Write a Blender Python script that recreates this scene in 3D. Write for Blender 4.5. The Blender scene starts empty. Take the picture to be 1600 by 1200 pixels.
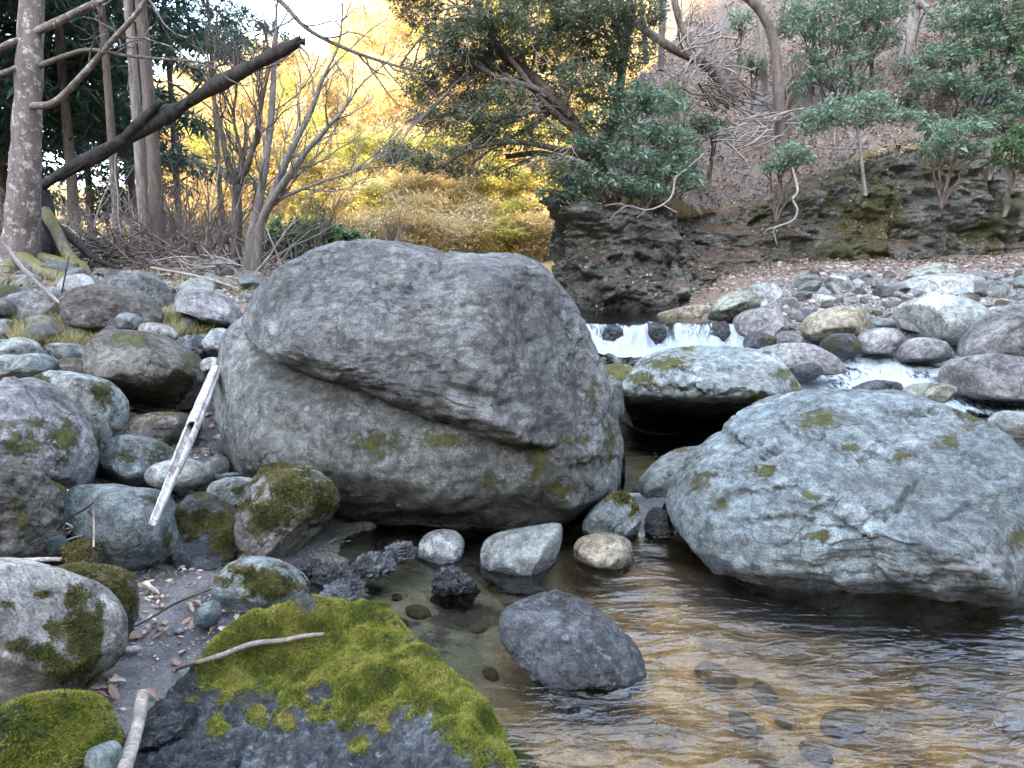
import bpy, bmesh, math, random
import numpy as np
from mathutils import Vector

# ------------------------------------------------------------------ camera, sky, sun, exposure
S = bpy.context.scene
COL = S.collection
CAM_H, PITCH, FPX = 1.6, math.radians(9.75), 1164.0        # photograph: 1600 x 1200 pixels
cam_d = bpy.data.cameras.new('camera'); cam = bpy.data.objects.new('camera', cam_d); COL.objects.link(cam)
cam.location = (0, 0, CAM_H); cam.rotation_euler = (math.radians(90) - PITCH, 0, 0)
cam_d.sensor_width = 36; cam_d.lens = 36 * FPX / 1600; cam_d.clip_start = .05; cam_d.clip_end = 2000
S.camera = cam

SUN_EL = math.radians(22)
SUN_AZ = math.radians(201)                                  # behind the camera, a little to the left
sun_dir = Vector((math.sin(SUN_AZ) * math.cos(SUN_EL), math.cos(SUN_AZ) * math.cos(SUN_EL), math.sin(SUN_EL)))
W = bpy.data.worlds.new('World'); S.world = W; W.use_nodes = True
wn, wl = W.node_tree.nodes, W.node_tree.links
bg = wn['Background']; bg.inputs['Strength'].default_value = .15
sky = wn.new('ShaderNodeTexSky'); sky.sky_type = 'NISHITA'; sky.sun_disc = False
sky.sun_elevation = SUN_EL; sky.sun_rotation = SUN_AZ; sky.altitude = 300; sky.air_density = 1.0; sky.dust_density = 1.5; sky.ozone_density = 1.0
tc = wn.new('ShaderNodeTexCoord'); mp = wn.new('ShaderNodeMapping'); mp.inputs['Scale'].default_value = (1, 1, 2.2)
nz = wn.new('ShaderNodeTexNoise'); nz.inputs['Scale'].default_value = 2.6; nz.inputs['Detail'].default_value = 7; nz.inputs['Roughness'].default_value = .6
cr = wn.new('ShaderNodeMapRange'); cr.inputs['From Min'].default_value = .42; cr.inputs['From Max'].default_value = .66
cr.inputs['To Min'].default_value = .04; cr.inputs['To Max'].default_value = .85
mixc = wn.new('ShaderNodeMix'); mixc.data_type = 'RGBA'; mixc.inputs['B'].default_value = (3.0, 3.0, 3.05, 1)
wl.new(tc.outputs['Generated'], mp.inputs['Vector']); wl.new(mp.outputs['Vector'], nz.inputs['Vector'])
wl.new(nz.outputs['Fac'], cr.inputs['Value']); wl.new(cr.outputs['Result'], mixc.inputs['Factor'])
wl.new(sky.outputs['Color'], mixc.inputs['A']); wl.new(mixc.outputs['Result'], bg.inputs['Color'])

sl = bpy.data.lights.new('sun', 'SUN'); sl.energy = 2.3; sl.angle = math.radians(.5); sl.color = (1, .82, .55)
sun = bpy.data.objects.new('sun', sl); COL.objects.link(sun); sun.location = (-40, -100, 60)
sun.rotation_euler = sun_dir.to_track_quat('Z', 'Y').to_euler()
vs = S.view_settings; vs.view_transform = 'Standard'; vs.look = 'None'; vs.gamma = 1; vs.exposure = 4.1; vs.use_curve_mapping = False
try:
    S.cycles.use_denoising = True; S.cycles.denoiser = 'OPENIMAGEDENOISE'; S.cycles.denoising_input_passes = 'RGB_ALBEDO_NORMAL'
except Exception: pass
S.cycles.max_bounces = 6; S.cycles.diffuse_bounces = 3; S.cycles.glossy_bounces = 3
S.cycles.transparent_max_bounces = 12; S.cycles.caustics_reflective = False; S.cycles.caustics_refractive = False

# ------------------------------------------------------------------ pixel <-> world helpers
CP, SP = math.cos(PITCH), math.sin(PITCH)
def at(px, py, d):
    "world point seen at photo pixel (px, py) at ground distance d"
    u, v = (px - 800) / FPX, (600 - py) / FPX
    dy = CP + v * SP; dz = -SP + v * CP
    return np.array((u * d / dy, d, CAM_H + dz * d / dy))
def onz(px, py, z):
    u, v = (px - 800) / FPX, (600 - py) / FPX
    dy = CP + v * SP; dz = -SP + v * CP
    t = (z - CAM_H) / dz
    return np.array((u * t, dy * t, z))
def project(P):
    y = P[:, 1]; z = P[:, 2] - CAM_H
    D = y * CP - z * SP
    return 800 + FPX * P[:, 0] / D, 600 - FPX * (y * SP + z * CP) / D

# ------------------------------------------------------------------ noise (numpy gradient noise)
_r = np.random.RandomState(7)
_perm = np.concatenate([_r.permutation(256)] * 2)
_g = _r.normal(size=(256, 3)); _g /= np.linalg.norm(_g, axis=1)[:, None]
def pn(P):
    P = np.asarray(P, float); i = np.floor(P).astype(int); f = P - i; i &= 255
    w = f * f * f * (f * (f * 6 - 15) + 10); out = 0
    for dx in (0, 1):
        for dy in (0, 1):
            for dz in (0, 1):
                h = _perm[_perm[_perm[(i[:, 0] + dx) & 255] + ((i[:, 1] + dy) & 255)] + ((i[:, 2] + dz) & 255)]
                g = _g[h]
                n = g[:, 0] * (f[:, 0] - dx) + g[:, 1] * (f[:, 1] - dy) + g[:, 2] * (f[:, 2] - dz)
                out = out + n * (w[:, 0] if dx else 1 - w[:, 0]) * (w[:, 1] if dy else 1 - w[:, 1]) * (w[:, 2] if dz else 1 - w[:, 2])
    return out * 1.6
def fbm(P, o=4, lac=2.1, g=.5):
    a, s, t = 1., 0, np.asarray(P, float)
    for k in range(o):
        s = s + a * pn(t + 17.3 * k); t = t * lac; a *= g
    return s
def ridge(P, o=4, g=.5):
    a, s, t = 1., 0, np.asarray(P, float)
    for k in range(o):
        s = s + a * (1 - 2 * np.abs(pn(t + 9.1 * k))); t = t * 2.1; a *= g
    return s
def sstep(a, b, x):
    t = np.clip((x - a) / (b - a), 0, 1); return t * t * (3 - 2 * t)

# ------------------------------------------------------------------ mesh and object helpers
def mk_mesh(name, V, F, mats=(), attrs=None, smooth=True):
    me = bpy.data.meshes.new(name); V = np.asarray(V, np.float32)
    if isinstance(F, np.ndarray): groups = [F]
    else: groups = [np.asarray(f) for f in F if len(f)]
    me.vertices.add(len(V)); me.vertices.foreach_set('co', V.ravel())
    tot = np.concatenate([np.full(len(f), f.shape[1]) for f in groups]); loops = np.concatenate([f.ravel() for f in groups])
    me.loops.add(len(loops)); me.loops.foreach_set('vertex_index', loops.astype(np.int32))
    st = np.concatenate([[0], np.cumsum(tot)[:-1]])
    me.polygons.add(len(tot)); me.polygons.foreach_set('loop_start', st.astype(np.int32)); me.polygons.foreach_set('loop_total', tot.astype(np.int32))
    me.update(calc_edges=True)
    if smooth: me.polygons.foreach_set('use_smooth', np.ones(len(tot), bool))
    for k, v in (attrs or {}).items():
        a = me.attributes.new(k, 'FLOAT', 'POINT'); a.data.foreach_set('value', np.asarray(v, np.float32))
    for m in mats: me.materials.append(m)
    return me
def link(name, me, parent=None, loc=(0, 0, 0), rot=(0, 0, 0), **props):
    o = bpy.data.objects.new(name, me); COL.objects.link(o); o.location = loc; o.rotation_euler = rot
    if parent: o.parent = parent
    for k, v in props.items(): o[k] = v
    return o
def thing(name, label, cat, loc=(0, 0, 0), group=None):
    o = bpy.data.objects.new(name, None); COL.objects.link(o); o.location = [float(c) for c in loc]; o['label'] = label; o['category'] = cat
    if group: o['group'] = group
    return o
_ico = {}
def ico(n):
    if n not in _ico:
        b = bmesh.new(); bmesh.ops.create_icosphere(b, subdivisions=n, radius=1)
        _ico[n] = (np.array([v.co for v in b.verts]), np.array([[v.index for v in f.verts] for f in b.faces])); b.free()
    return _ico[n]
def vnormals(V, F):
    n = np.cross(V[F[:, 1]] - V[F[:, 0]], V[F[:, 2]] - V[F[:, 0]]); N = np.zeros_like(V)
    for k in range(3): np.add.at(N, F[:, k], n)
    return N / (np.linalg.norm(N, axis=1)[:, None] + 1e-12)

class Tubes:
    def __init__(s): s.V, s.F, s.T, s.n = [], [], [], 0
    def add(s, pts, rad, sides=6, cap=True):
        P = np.asarray(pts, float); n = len(P); R = np.broadcast_to(np.asarray(rad, float), (n,))
        T = np.gradient(P, axis=0); T /= np.linalg.norm(T, axis=1)[:, None] + 1e-9
        ref = np.array((0, 0, 1.)) if abs(T[:, 2]).mean() < .8 else np.array((1., 0, 0))
        A = np.cross(T, ref); A /= np.linalg.norm(A, axis=1)[:, None] + 1e-9; B = np.cross(T, A)
        th = np.arange(sides) * 2 * math.pi / sides
        ring = P[:, None, :] + R[:, None, None] * (A[:, None, :] * np.cos(th)[None, :, None] + B[:, None, :] * np.sin(th)[None, :, None])
        i = np.arange(n - 1)[:, None] * sides; j = np.arange(sides)[None, :]; k = (j + 1) % sides
        F = np.stack([i + j, i + k, i + sides + k, i + sides + j], -1).reshape(-1, 4)
        b0 = s.n; s.V.append(ring.reshape(-1, 3)); s.F.append(F + b0); s.n += n * sides
        if cap:
            for e in (0, n - 1):
                s.V.append(P[e][None]); b = b0 + e * sides
                s.T.append(np.array([[s.n, b + q, b + (q + 1) % sides] for q in range(sides)])); s.n += 1
    def mesh(s, name, mat):
        return mk_mesh(name, np.concatenate(s.V), [np.concatenate(s.F)] + ([np.concatenate(s.T)] if s.T else []), [mat])
def spline(P, n, R=None):
    "Catmull-Rom through the points"
    P = np.asarray(P, float); m = len(P); Q = np.vstack([2 * P[0] - P[1], P, 2 * P[-1] - P[-2]])
    u = np.linspace(0, m - 1 - 1e-6, n); i = u.astype(int); t = (u - i)[:, None]
    a, b, c, d = Q[i], Q[i + 1], Q[i + 2], Q[i + 3]
    out = .5 * (2 * b + (c - a) * t + (2 * a - 5 * b + 4 * c - d) * t ** 2 + (3 * b - a - 3 * c + d) * t ** 3)
    if R is None: return out
    return out, np.interp(u, np.arange(m), R)
def nrm(v): return v / (np.linalg.norm(v) + 1e-9)
# ------------------------------------------------------------------ materials
class NT:
    def __init__(s, name):
        s.m = bpy.data.materials.new(name); s.m.use_nodes = True; s.n = s.m.node_tree.nodes; s.l = s.m.node_tree.links
        s.n.clear(); s.out = s.n.new('ShaderNodeOutputMaterial')
    def new(s, t, **kw):
        x = s.n.new(t)
        for k, v in kw.items(): setattr(x, k, v)
        return x
    def set(s, sock, v):
        if isinstance(v, bpy.types.NodeSocket): s.l.new(v, sock)
        elif isinstance(v, (tuple, list)): sock.default_value = tuple(v) + ((1,) if len(v) == 3 and sock.type == 'RGBA' else ())
        else: sock.default_value = v
    def noise(s, vec, scale, detail=5, rough=.55, dist=0):
        x = s.new('ShaderNodeTexNoise'); s.l.new(vec, x.inputs['Vector'])
        x.inputs['Scale'].default_value = scale; x.inputs['Detail'].default_value = detail; x.inputs['Roughness'].default_value = rough; x.inputs['Distortion'].default_value = dist
        return x.outputs['Fac']
    def voro(s, vec, scale, feature='F1', out='Distance'):
        x = s.new('ShaderNodeTexVoronoi', feature=feature); s.l.new(vec, x.inputs['Vector']); x.inputs['Scale'].default_value = scale
        return x.outputs[out]
    def rng(s, v, a, b, c=0., d=1.):
        x = s.new('ShaderNodeMapRange', interpolation_type='SMOOTHSTEP'); s.set(x.inputs['Value'], v)
        for k, q in zip(('From Min', 'From Max', 'To Min', 'To Max'), (a, b, c, d)): x.inputs[k].default_value = q
        return x.outputs['Result']
    def math(s, op, a, b=0.):
        x = s.new('ShaderNodeMath', operation=op); s.set(x.inputs[0], a); s.set(x.inputs[1], b); return x.outputs[0]
    def mix(s, f, a, b, blend='MIX'):
        x = s.new('ShaderNodeMix', data_type='RGBA', blend_type=blend); s.set(x.inputs['Factor'], f); s.set(x.inputs['A'], a); s.set(x.inputs['B'], b); return x.outputs['Result']
    def mapping(s, vec, scale, rot=(0, 0, 0)):
        x = s.new('ShaderNodeMapping'); s.l.new(vec, x.inputs['Vector']); x.inputs['Scale'].default_value = scale; x.inputs['Rotation'].default_value = rot
        return x.outputs['Vector']
    def attr(s, name):
        return s.new('ShaderNodeAttribute', attribute_name=name).outputs['Fac']
    def bump(s, h, dist, strength=1., prev=None):
        x = s.new('ShaderNodeBump'); s.set(x.inputs['Height'], h); x.inputs['Distance'].default_value = dist; x.inputs['Strength'].default_value = strength
        if prev is not None: s.l.new(prev, x.inputs['Normal'])
        return x.outputs['Normal']
    def bsdf(s, col, rough, normal=None, spec=.4, **kw):
        x = s.new('ShaderNodeBsdfPrincipled'); s.set(x.inputs['Base Color'], col); s.set(x.inputs['Roughness'], rough); x.inputs['Specular IOR Level'].default_value = spec
        if normal is not None: s.l.new(normal, x.inputs['Normal'])
        for k, v in kw.items(): s.set(x.inputs[k], v)
        return x.outputs['BSDF']
    def done(s, sh): s.l.new(sh, s.out.inputs['Surface']); return s.m

MOSS_A, MOSS_B, MOSS_C = (.060, .068, .011), (.135, .135, .02), (.055, .042, .018)
def obj_vec(t):
    c = t.new('ShaderNodeTexCoord').outputs['Object']; r = t.new('ShaderNodeObjectInfo').outputs['Random']
    v = t.new('ShaderNodeVectorMath', operation='MULTIPLY_ADD'); t.l.new(r, v.inputs[0]); v.inputs[1].default_value = (37, 51, 23); t.l.new(c, v.inputs[2])
    return v.outputs[0], r
def rock_mat(name, c1, c2, spot=(.5, .5, .46), stain=(.05, .045, .04), spots=.5, stains=.5, bumpk=1., band=None, tint=.3, rough=.85, grain=1., mossc=None, cracks=.6, vein=0., dust=None):
    t = NT(name); v, rnd = obj_vec(t)
    n1 = t.noise(v, 2.2, 9, .66, .4); n2 = t.noise(v, 15, 9, .74, .3); n3 = t.noise(v, 110, 4, .75); n4 = t.noise(v, 5.5, 10, .74, .8); nr = t.noise(v, 33, 7, .7)
    wv = t.new('ShaderNodeVectorMath', operation='MULTIPLY_ADD'); nc = t.new('ShaderNodeTexNoise'); t.l.new(v, nc.inputs['Vector']); nc.inputs['Scale'].default_value = 6; nc.inputs['Detail'].default_value = 6
    t.l.new(nc.outputs['Color'], wv.inputs[0]); wv.inputs[1].default_value = (.28, .28, .28); t.l.new(v, wv.inputs[2])
    ed = t.voro(wv.outputs[0], 3.2, 'DISTANCE_TO_EDGE'); crk = t.math('MULTIPLY', t.rng(ed, .035, .0), t.rng(t.noise(v, 2.3, 3, .5), .46, .6))
    col = t.mix(t.rng(n1, .38, .62), c1, c2)
    if band:
        bv = t.mapping(v, (band[0], band[1], band[2]), band[3]); nb = t.noise(bv, 1, 9, .72, .9)
        col = t.mix(t.rng(nb, .40, .60, 0, .85), col, band[4])
    col = t.mix(.85 * grain, col, t.mix(t.rng(n2, .32, .68), (.30, .30, .30), (1.7, 1.7, 1.7)), 'MULTIPLY')
    col = t.mix(.6 * grain, col, t.mix(t.rng(n3, .36, .64), (.42, .42, .42), (1.55, 1.55, 1.55)), 'MULTIPLY')
    big_ = t.noise(v, 1.3, 6, .6, .8); col = t.mix(.8, col, t.mix(t.rng(big_, .38, .62), (.62, .60, .57), (1.28, 1.28, 1.27)), 'MULTIPLY')
    strk = t.noise(t.mapping(v, (7, 7, 1.1)), 1, 7, .7, .5); col = t.mix(t.math('MULTIPLY', t.rng(strk, .54, .66), .5 * stains), col, stain)
    lr = t.voro(v, 13, 'F1'); lring = t.math('MULTIPLY', t.rng(t.math('ADD', lr, t.math('MULTIPLY', nr, .5)), .50, .40), t.rng(t.noise(v, 3.1, 4, .6), .50, .60))
    col = t.mix(t.math('MULTIPLY', lring, .75 * spots), col, spot)
    lic = t.math('MULTIPLY', t.rng(t.noise(v, 30, 6, .8), .54, .63), t.rng(n4, .42, .6))
    col = t.mix(t.math('MULTIPLY', lic, spots), col, spot)
    col = t.mix(t.math('MULTIPLY', t.rng(n4, .54, .66), stains), col, stain)
    col = t.mix(t.math('MULTIPLY', t.rng(nr, .58, .68), .55 * stains), col, stain)
    if vein: col = t.mix(t.math('MULTIPLY', t.rng(t.voro(wv.outputs[0], 1.7, 'DISTANCE_TO_EDGE'), .02, .0), vein), col, (.55, .55, .52))
    col = t.mix(t.math('MULTIPLY', crk, cracks), col, (.02, .02, .02))
    col = t.mix(t.rng(t.math('ADD', t.attr('pale'), t.math('MULTIPLY', t.math('SUBTRACT', n2, .5), 1.2)), .4, .7, 0, .45), col, (.46, .46, .45))
    hs = t.new('ShaderNodeHueSaturation'); t.l.new(col, hs.inputs['Color']); t.set(hs.inputs['Value'], t.rng(rnd, 0, 1, 1 - tint, 1 + tint)); col = hs.outputs['Color']
    if dust:
        g_ = t.new('ShaderNodeNewGeometry'); sx = t.new('ShaderNodeSeparateXYZ'); t.l.new(g_.outputs['Normal'], sx.inputs[0]); col = t.mix(t.rng(t.math('ADD', sx.outputs['Z'], t.math('SUBTRACT', n2, .5)), .60, .80), col, t.mix(t.rng(n3, .4, .6), (.09, .06, .045), dust))
    # moss and the thin brown lichen round it
    mn = t.noise(v, 17, 8, .78, .5); mh = t.noise(v, 130, 4, .8)
    mm = t.math('ADD', t.attr('moss'), t.math('MULTIPLY', t.math('SUBTRACT', mn, .5), 2.6)); mask = t.rng(mm, .50, .66)
    mA, mB, mC = mossc or (MOSS_A, MOSS_B, MOSS_C)
    mcol = t.mix(t.rng(t.noise(v, 9, 4, .6), .38, .62), mA, mB); mcol = t.mix(t.rng(n2, .5, .64, 0, .85), mcol, mC)
    mcol = t.mix(.8, mcol, t.mix(t.rng(mh, .3, .7), (.3, .3, .3), (1.6, 1.6, 1.6)), 'MULTIPLY')
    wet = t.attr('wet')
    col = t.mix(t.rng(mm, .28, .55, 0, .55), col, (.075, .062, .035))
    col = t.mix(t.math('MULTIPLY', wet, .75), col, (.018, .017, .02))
    col = t.mix(mask, col, mcol)
    rg = t.math('MAXIMUM', t.math('SUBTRACT', t.math('ADD', rough - .1, t.math('MULTIPLY', n2, .2)), t.math('MULTIPLY', wet, .68)), .12)
    b = t.bump(n4, .07 * bumpk); b = t.bump(n2, .032 * bumpk, 1, b); b = t.bump(nr, .014 * bumpk, 1, b); b = t.bump(t.math('MULTIPLY', crk, -1.), .02 * cracks, 1, b)
    if band: b = t.bump(nb, .016 * bumpk, 1, b)
    b = t.bump(n3, .006 * bumpk, 1, b); b = t.bump(t.math('MULTIPLY', mask, t.math('ADD', mh, .6)), .014, 1, b)
    return t.done(t.bsdf(col, rg, b, .5))

EZ = (0, 0, 0)
RM = {
 'dark':   rock_mat('rock_dark', (.15, .154, .15), (.25, .252, .243), (.40, .40, .37), (.085, .06, .05), .5, .55, 1.2, (9, 9, 30, (.25, .35, 0), (.125, .128, .124)), 0),
 'grey':   rock_mat('rock_grey', (.215, .222, .206), (.145, .15, .142), (.42, .44, .40), (.055, .058, .055), .75, .7, 1.1, None, 0),
 'blue':   rock_mat('rock_blue', (.185, .235, .248), (.275, .315, .318), (.45, .48, .46), (.09, .085, .075), .35, .5, 1.2, (3, 3, 22, (.12, -.22, 0), (.17, .195, .195)), 0),
 'blue2':  rock_mat('rock_bluegrey', (.175, .215, .213), (.265, .292, .282), (.45, .48, .46), (.07, .065, .06), .4, .5, 1., None, .12),
 'pale':   rock_mat('rock_pale', (.28, .31, .30), (.36, .37, .345), (.55, .55, .5), (.15, .15, .14), .35, .3, .8, None, .12),
 'pale2':  rock_mat('rock_pale_brown', (.26, .25, .225), (.36, .34, .31), (.5, .48, .44), (.10, .085, .065), .4, .5, 1., None, .12),
 'brown':  rock_mat('rock_brown', (.13, .115, .095), (.22, .20, .17), (.40, .38, .34), (.06, .055, .04), .6, .6, 1.2, None, .1),
 'purple': rock_mat('rock_purple', (.165, .160, .160), (.255, .248, .242), (.42, .41, .41), (.07, .055, .05), .5, .55, 1., None, .15),
 'cream':  rock_mat('rock_cream', (.36, .32, .23), (.30, .29, .25), (.5, .48, .4), (.17, .12, .07), .3, .5, .8, (4, 4, 16, (.2, .3, 0), (.24, .19, .12)), .05),
 'tan':    rock_mat('rock_tan_green', (.25, .255, .19), (.20, .215, .18), (.42, .42, .33), (.10, .10, .08), .4, .4, .8, None, .08),
 'wet':    rock_mat('rock_wet', (.075, .08, .086), (.15, .157, .165), (.42, .44, .45), (.02, .02, .022), .7, .6, 1.8, None, .1, .22),
 'ledge':  rock_mat('rock_ledge', (.085, .098, .108), (.18, .20, .212), (.46, .49, .50), (.02, .02, .024), .7, .7, 1.7, (14, 14, 30, (.4, .2, .3), (.04, .045, .052)), 0, .42),
 'cob':    rock_mat('rock_cobble', (.22, .228, .22), (.32, .325, .31), (.5, .5, .46), (.12, .11, .10), .3, .3, .8, None, .55),
 'bed':    rock_mat('rock_bed', (.10, .075, .045), (.17, .125, .07), (.25, .2, .13), (.04, .035, .03), .3, .5, 1., None, .4),
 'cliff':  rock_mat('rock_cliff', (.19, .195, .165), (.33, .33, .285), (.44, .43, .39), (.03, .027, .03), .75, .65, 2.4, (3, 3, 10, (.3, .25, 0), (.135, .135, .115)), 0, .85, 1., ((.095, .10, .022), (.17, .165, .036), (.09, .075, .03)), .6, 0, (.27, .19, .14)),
}
def leaf_mat(name, a, b, c=None, trans=.35, rough=.55, spec=.35):
    t = NT(name); v = t.attr('var'); col = t.mix(t.rng(v, 0, 1), a, b)
    if c: col = t.mix(t.rng(v, .72, .8), col, c)
    p = t.bsdf(col, rough, None, spec); tr = t.new('ShaderNodeBsdfTranslucent'); t.l.new(col, tr.inputs['Color'])
    m = t.new('ShaderNodeMixShader'); m.inputs[0].default_value = trans; t.l.new(p, m.inputs[1]); t.l.new(tr.outputs[0], m.inputs[2])
    return t.done(m.outputs[0])
LM = {
 'moss':  leaf_mat('moss_blades', (.06, .075, .010), (.27, .285, .032), (.26, .23, .06), .38, .7),
 'olivemoss': leaf_mat('moss_olive', (.035, .038, .009), (.14, .132, .026), (.17, .14, .06), .3, .7),
 'brownmoss': leaf_mat('moss_brown', (.06, .055, .012), (.15, .125, .03), (.20, .15, .07), .25, .7),
 'con':   leaf_mat('conifer_needles', (.03, .065, .052), (.075, .135, .10), None, .25),
 'olive': leaf_mat('evergreen_olive', (.085, .115, .075), (.175, .205, .13), (.21, .20, .13), .35, .65, .2),
 'teal':  leaf_mat('evergreen_teal', (.11, .18, .125), (.24, .335, .24), (.30, .37, .21), .35, .6, .25),
 'green': leaf_mat('leaf_green', (.05, .115, .045), (.11, .2, .07), None, .35),
 'gold':  leaf_mat('leaf_gold', (.40, .29, .12), (.60, .47, .23), (.44, .27, .09), .3),
 'straw': leaf_mat('twig_straw', (.44, .355, .19), (.64, .54, .33), None, .3),
 'orange': leaf_mat('leaf_orange', (.34, .20, .07), (.50, .32, .13), None, .3),
 'lime':  leaf_mat('leaf_lime', (.33, .31, .07), (.58, .51, .14), (.22, .26, .06), .45),
 'litter': leaf_mat('leaf_litter', (.13, .085, .06), (.27, .185, .135), (.42, .35, .29), .15, .7),
 'dry':   leaf_mat('dry_leaf', (.22, .135, .095), (.36, .26, .195), (.46, .40, .34), .15, .65),
 'grass': leaf_mat('dead_grass', (.30, .26, .12), (.42, .37, .22), (.18, .19, .05), .3, .7),
}
def bark_mat(name, a, b, patch=None, scale=1., moss=0.):
    t = NT(name); v, rnd = obj_vec(t); sv = t.mapping(v, (14 * scale, 14 * scale, 3 * scale)); n = t.noise(sv, 1, 8, .7, .5); f = t.noise(v, 60, 5, .7)
    col = t.mix(t.rng(n, .35, .65), a, b)
    if patch: col = t.mix(t.rng(t.noise(v, 11, 6, .75), .52, .6), col, patch)
    col = t.mix(.6, col, t.mix(t.rng(f, .3, .7), (.5, .5, .5), (1.4, 1.4, 1.4)), 'MULTIPLY')
    if moss:
        g = t.new('ShaderNodeNewGeometry'); sx = t.new('ShaderNodeSeparateXYZ'); t.l.new(g.outputs['Normal'], sx.inputs[0])
        mk = t.rng(t.math('ADD', t.math('MULTIPLY', sx.outputs['Z'], .5), t.math('MULTIPLY', t.noise(v, 4, 5, .7), moss)), .55, .75); col = t.mix(mk, col, (.10, .10, .02))
    b_ = t.bump(n, .02); b_ = t.bump(f, .006, 1, b_)
    return t.done(t.bsdf(col, .85, b_, .3))
BM = {
 'mottle': bark_mat('bark_mottled', (.095, .076, .066), (.165, .135, .117), (.33, .30, .275)),
 'dark':   bark_mat('bark_dark', (.020, .018, .017), (.05, .043, .038), (.012, .011, .011), 1, .3),
 'brown':  bark_mat('bark_brown', (.075, .06, .05), (.14, .115, .095)),
 'grey':   bark_mat('bark_grey', (.14, .125, .11), (.24, .22, .2)),
 'pale':   bark_mat('bark_pale', (.17, .155, .135), (.30, .28, .25)),
 'twig':   bark_mat('twig_grey', (.20, .17, .15), (.30, .265, .24)),
 'bleach': bark_mat('wood_bleached', (.30, .275, .25), (.52, .50, .48), (.24, .19, .15)),
 'stick':  bark_mat('stick_bark', (.20, .165, .14), (.31, .26, .22), (.40, .36, .31)),
 'stickb': bark_mat('stick_brown', (.14, .11, .09), (.25, .205, .17)),
 'gold':   bark_mat('bark_gold', (.22, .15, .08), (.32, .24, .14)),
}
def ground_mat(name):
    t = NT(name); v = t.new('ShaderNodeTexCoord').outputs['Object']
    n1 = t.noise(v, 3.5, 8, .65); n2 = t.noise(v, 22, 7, .7); n3 = t.noise(v, 120, 4, .7); vo = t.voro(v, 45); vc = t.voro(v, 45, 'F1', 'Color')
    silt = t.mix(t.rng(n1, .38, .62), (.085, .08, .08), (.18, .172, .168)); silt = t.mix(.7, silt, t.mix(t.rng(n3, .3, .7), (.5, .5, .5), (1.5, 1.5, 1.5)), 'MULTIPLY')
    lit = t.mix(t.rng(n2, .35, .65), (.075, .055, .042), (.215, .16, .122)); lit = t.mix(t.rng(n3, .55, .68, 0, .8), lit, (.34, .28, .23)); lit = t.mix(t.rng(n1, .55, .7, 0, .6), lit, (.06, .05, .035))
    bw = t.new('ShaderNodeRGBToBW'); t.l.new(vc, bw.inputs[0])
    grav = t.mix(bw.outputs[0], (.13, .12, .115), (.40, .38, .36)); grav = t.mix(t.rng(vo, .35, .62), grav, (.07, .06, .055))
    bedb = t.mix(t.rng(n1, .36, .64), (.13, .078, .03), (.40, .25, .09)); bedb = t.mix(.7, bedb, t.mix(t.rng(n2, .3, .7), (.35, .35, .35), (1.5, 1.5, 1.5)), 'MULTIPLY')
    beds = t.mix(t.rng(n1, .38, .62), (.17, .172, .132), (.29, .285, .22)); beds = t.mix(t.rng(t.noise(v, 4, 8, .7), .5, .6, 0, .9), beds, (.05, .045, .045))
    col = t.mix(t.attr('litter'), silt, lit); col = t.mix(t.attr('gravel'), col, grav); col = t.mix(t.attr('bed'), col, beds); col = t.mix(t.attr('bedb'), col, bedb)
    mm = t.math('ADD', t.attr('moss'), t.math('MULTIPLY', t.math('SUBTRACT', n2, .5), 1.4)); col = t.mix(t.rng(mm, .45, .6), col, t.mix(t.rng(n3, .3, .7), (.05, .055, .01), (.17, .17, .03)))
    b = t.bump(n1, .05); b = t.bump(n2, .02, 1, b); b = t.bump(t.math('MULTIPLY', vo, t.attr('gravel')), .02, 1, b); b = t.bump(n3, .006, 1, b)
    wet = t.attr('wet')
    return t.done(t.bsdf(col, t.math('SUBTRACT', .9, t.math('MULTIPLY', wet, t.math('ADD', .35, t.math('MULTIPLY', n2, .5)))), b, .4))
GROUND = ground_mat('ground_soil')
def water_mat(name, tint, sx=5., sy=20., bumpd=.006, foam=False, rough=.03, ior=1.45):
    t = NT(name); c = t.new('ShaderNodeTexCoord').outputs['Object']
    v = t.mapping(c, (sx, sy, 1)); n1 = t.noise(v, 1, 4, .5, 1.2); n2 = t.noise(t.mapping(c, (sx * 3.1, sy * 2.4, 1), (0, 0, .2)), 1, 3, .5, .8)
    amp = t.attr('chop'); h = t.math('MULTIPLY', t.math('ADD', n1, t.math('MULTIPLY', n2, .35)), amp)
    b = t.bump(h, bumpd)
    g = t.new('ShaderNodeBsdfGlossy'); g.inputs['Roughness'].default_value = rough; g.inputs['Color'].default_value = (1, 1, 1, 1); t.l.new(b, g.inputs['Normal'])
    tr = t.new('ShaderNodeBsdfTransparent'); t.set(tr.inputs['Color'], tint)
    fr = t.new('ShaderNodeFresnel'); fr.inputs['IOR'].default_value = ior; t.l.new(b, fr.inputs['Normal'])
    m = t.new('ShaderNodeMixShader'); t.l.new(fr.outputs[0], m.inputs[0]); t.l.new(tr.outputs[0], m.inputs[1]); t.l.new(g.outputs[0], m.inputs[2]); sh = m.outputs[0]
    if foam:
        fn = t.noise(t.mapping(c, (16, 5, 5)), 1, 9, .76, 1.2); fm = t.math('ADD', t.attr('foam'), t.math('MULTIPLY', t.math('SUBTRACT', fn, .5), 1.6)); mk = t.rng(fm, .38, .72)
        fb = t.bump(t.noise(c, 40, 6, .75), .03); d = t.bsdf(t.mix(t.rng(fn, .45, .7), (.30, .36, .40), (.62, .67, .70)), .4, fb, .5)
        q = t.new('ShaderNodeMixShader'); t.l.new(mk, q.inputs[0]); t.l.new(sh, q.inputs[1]); t.l.new(d, q.inputs[2]); sh = q.outputs[0]
    return t.done(sh)
WATER = water_mat('water_pool', (.86, .84, .74), 4., 12., .018, False, .015, 1.45)
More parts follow.
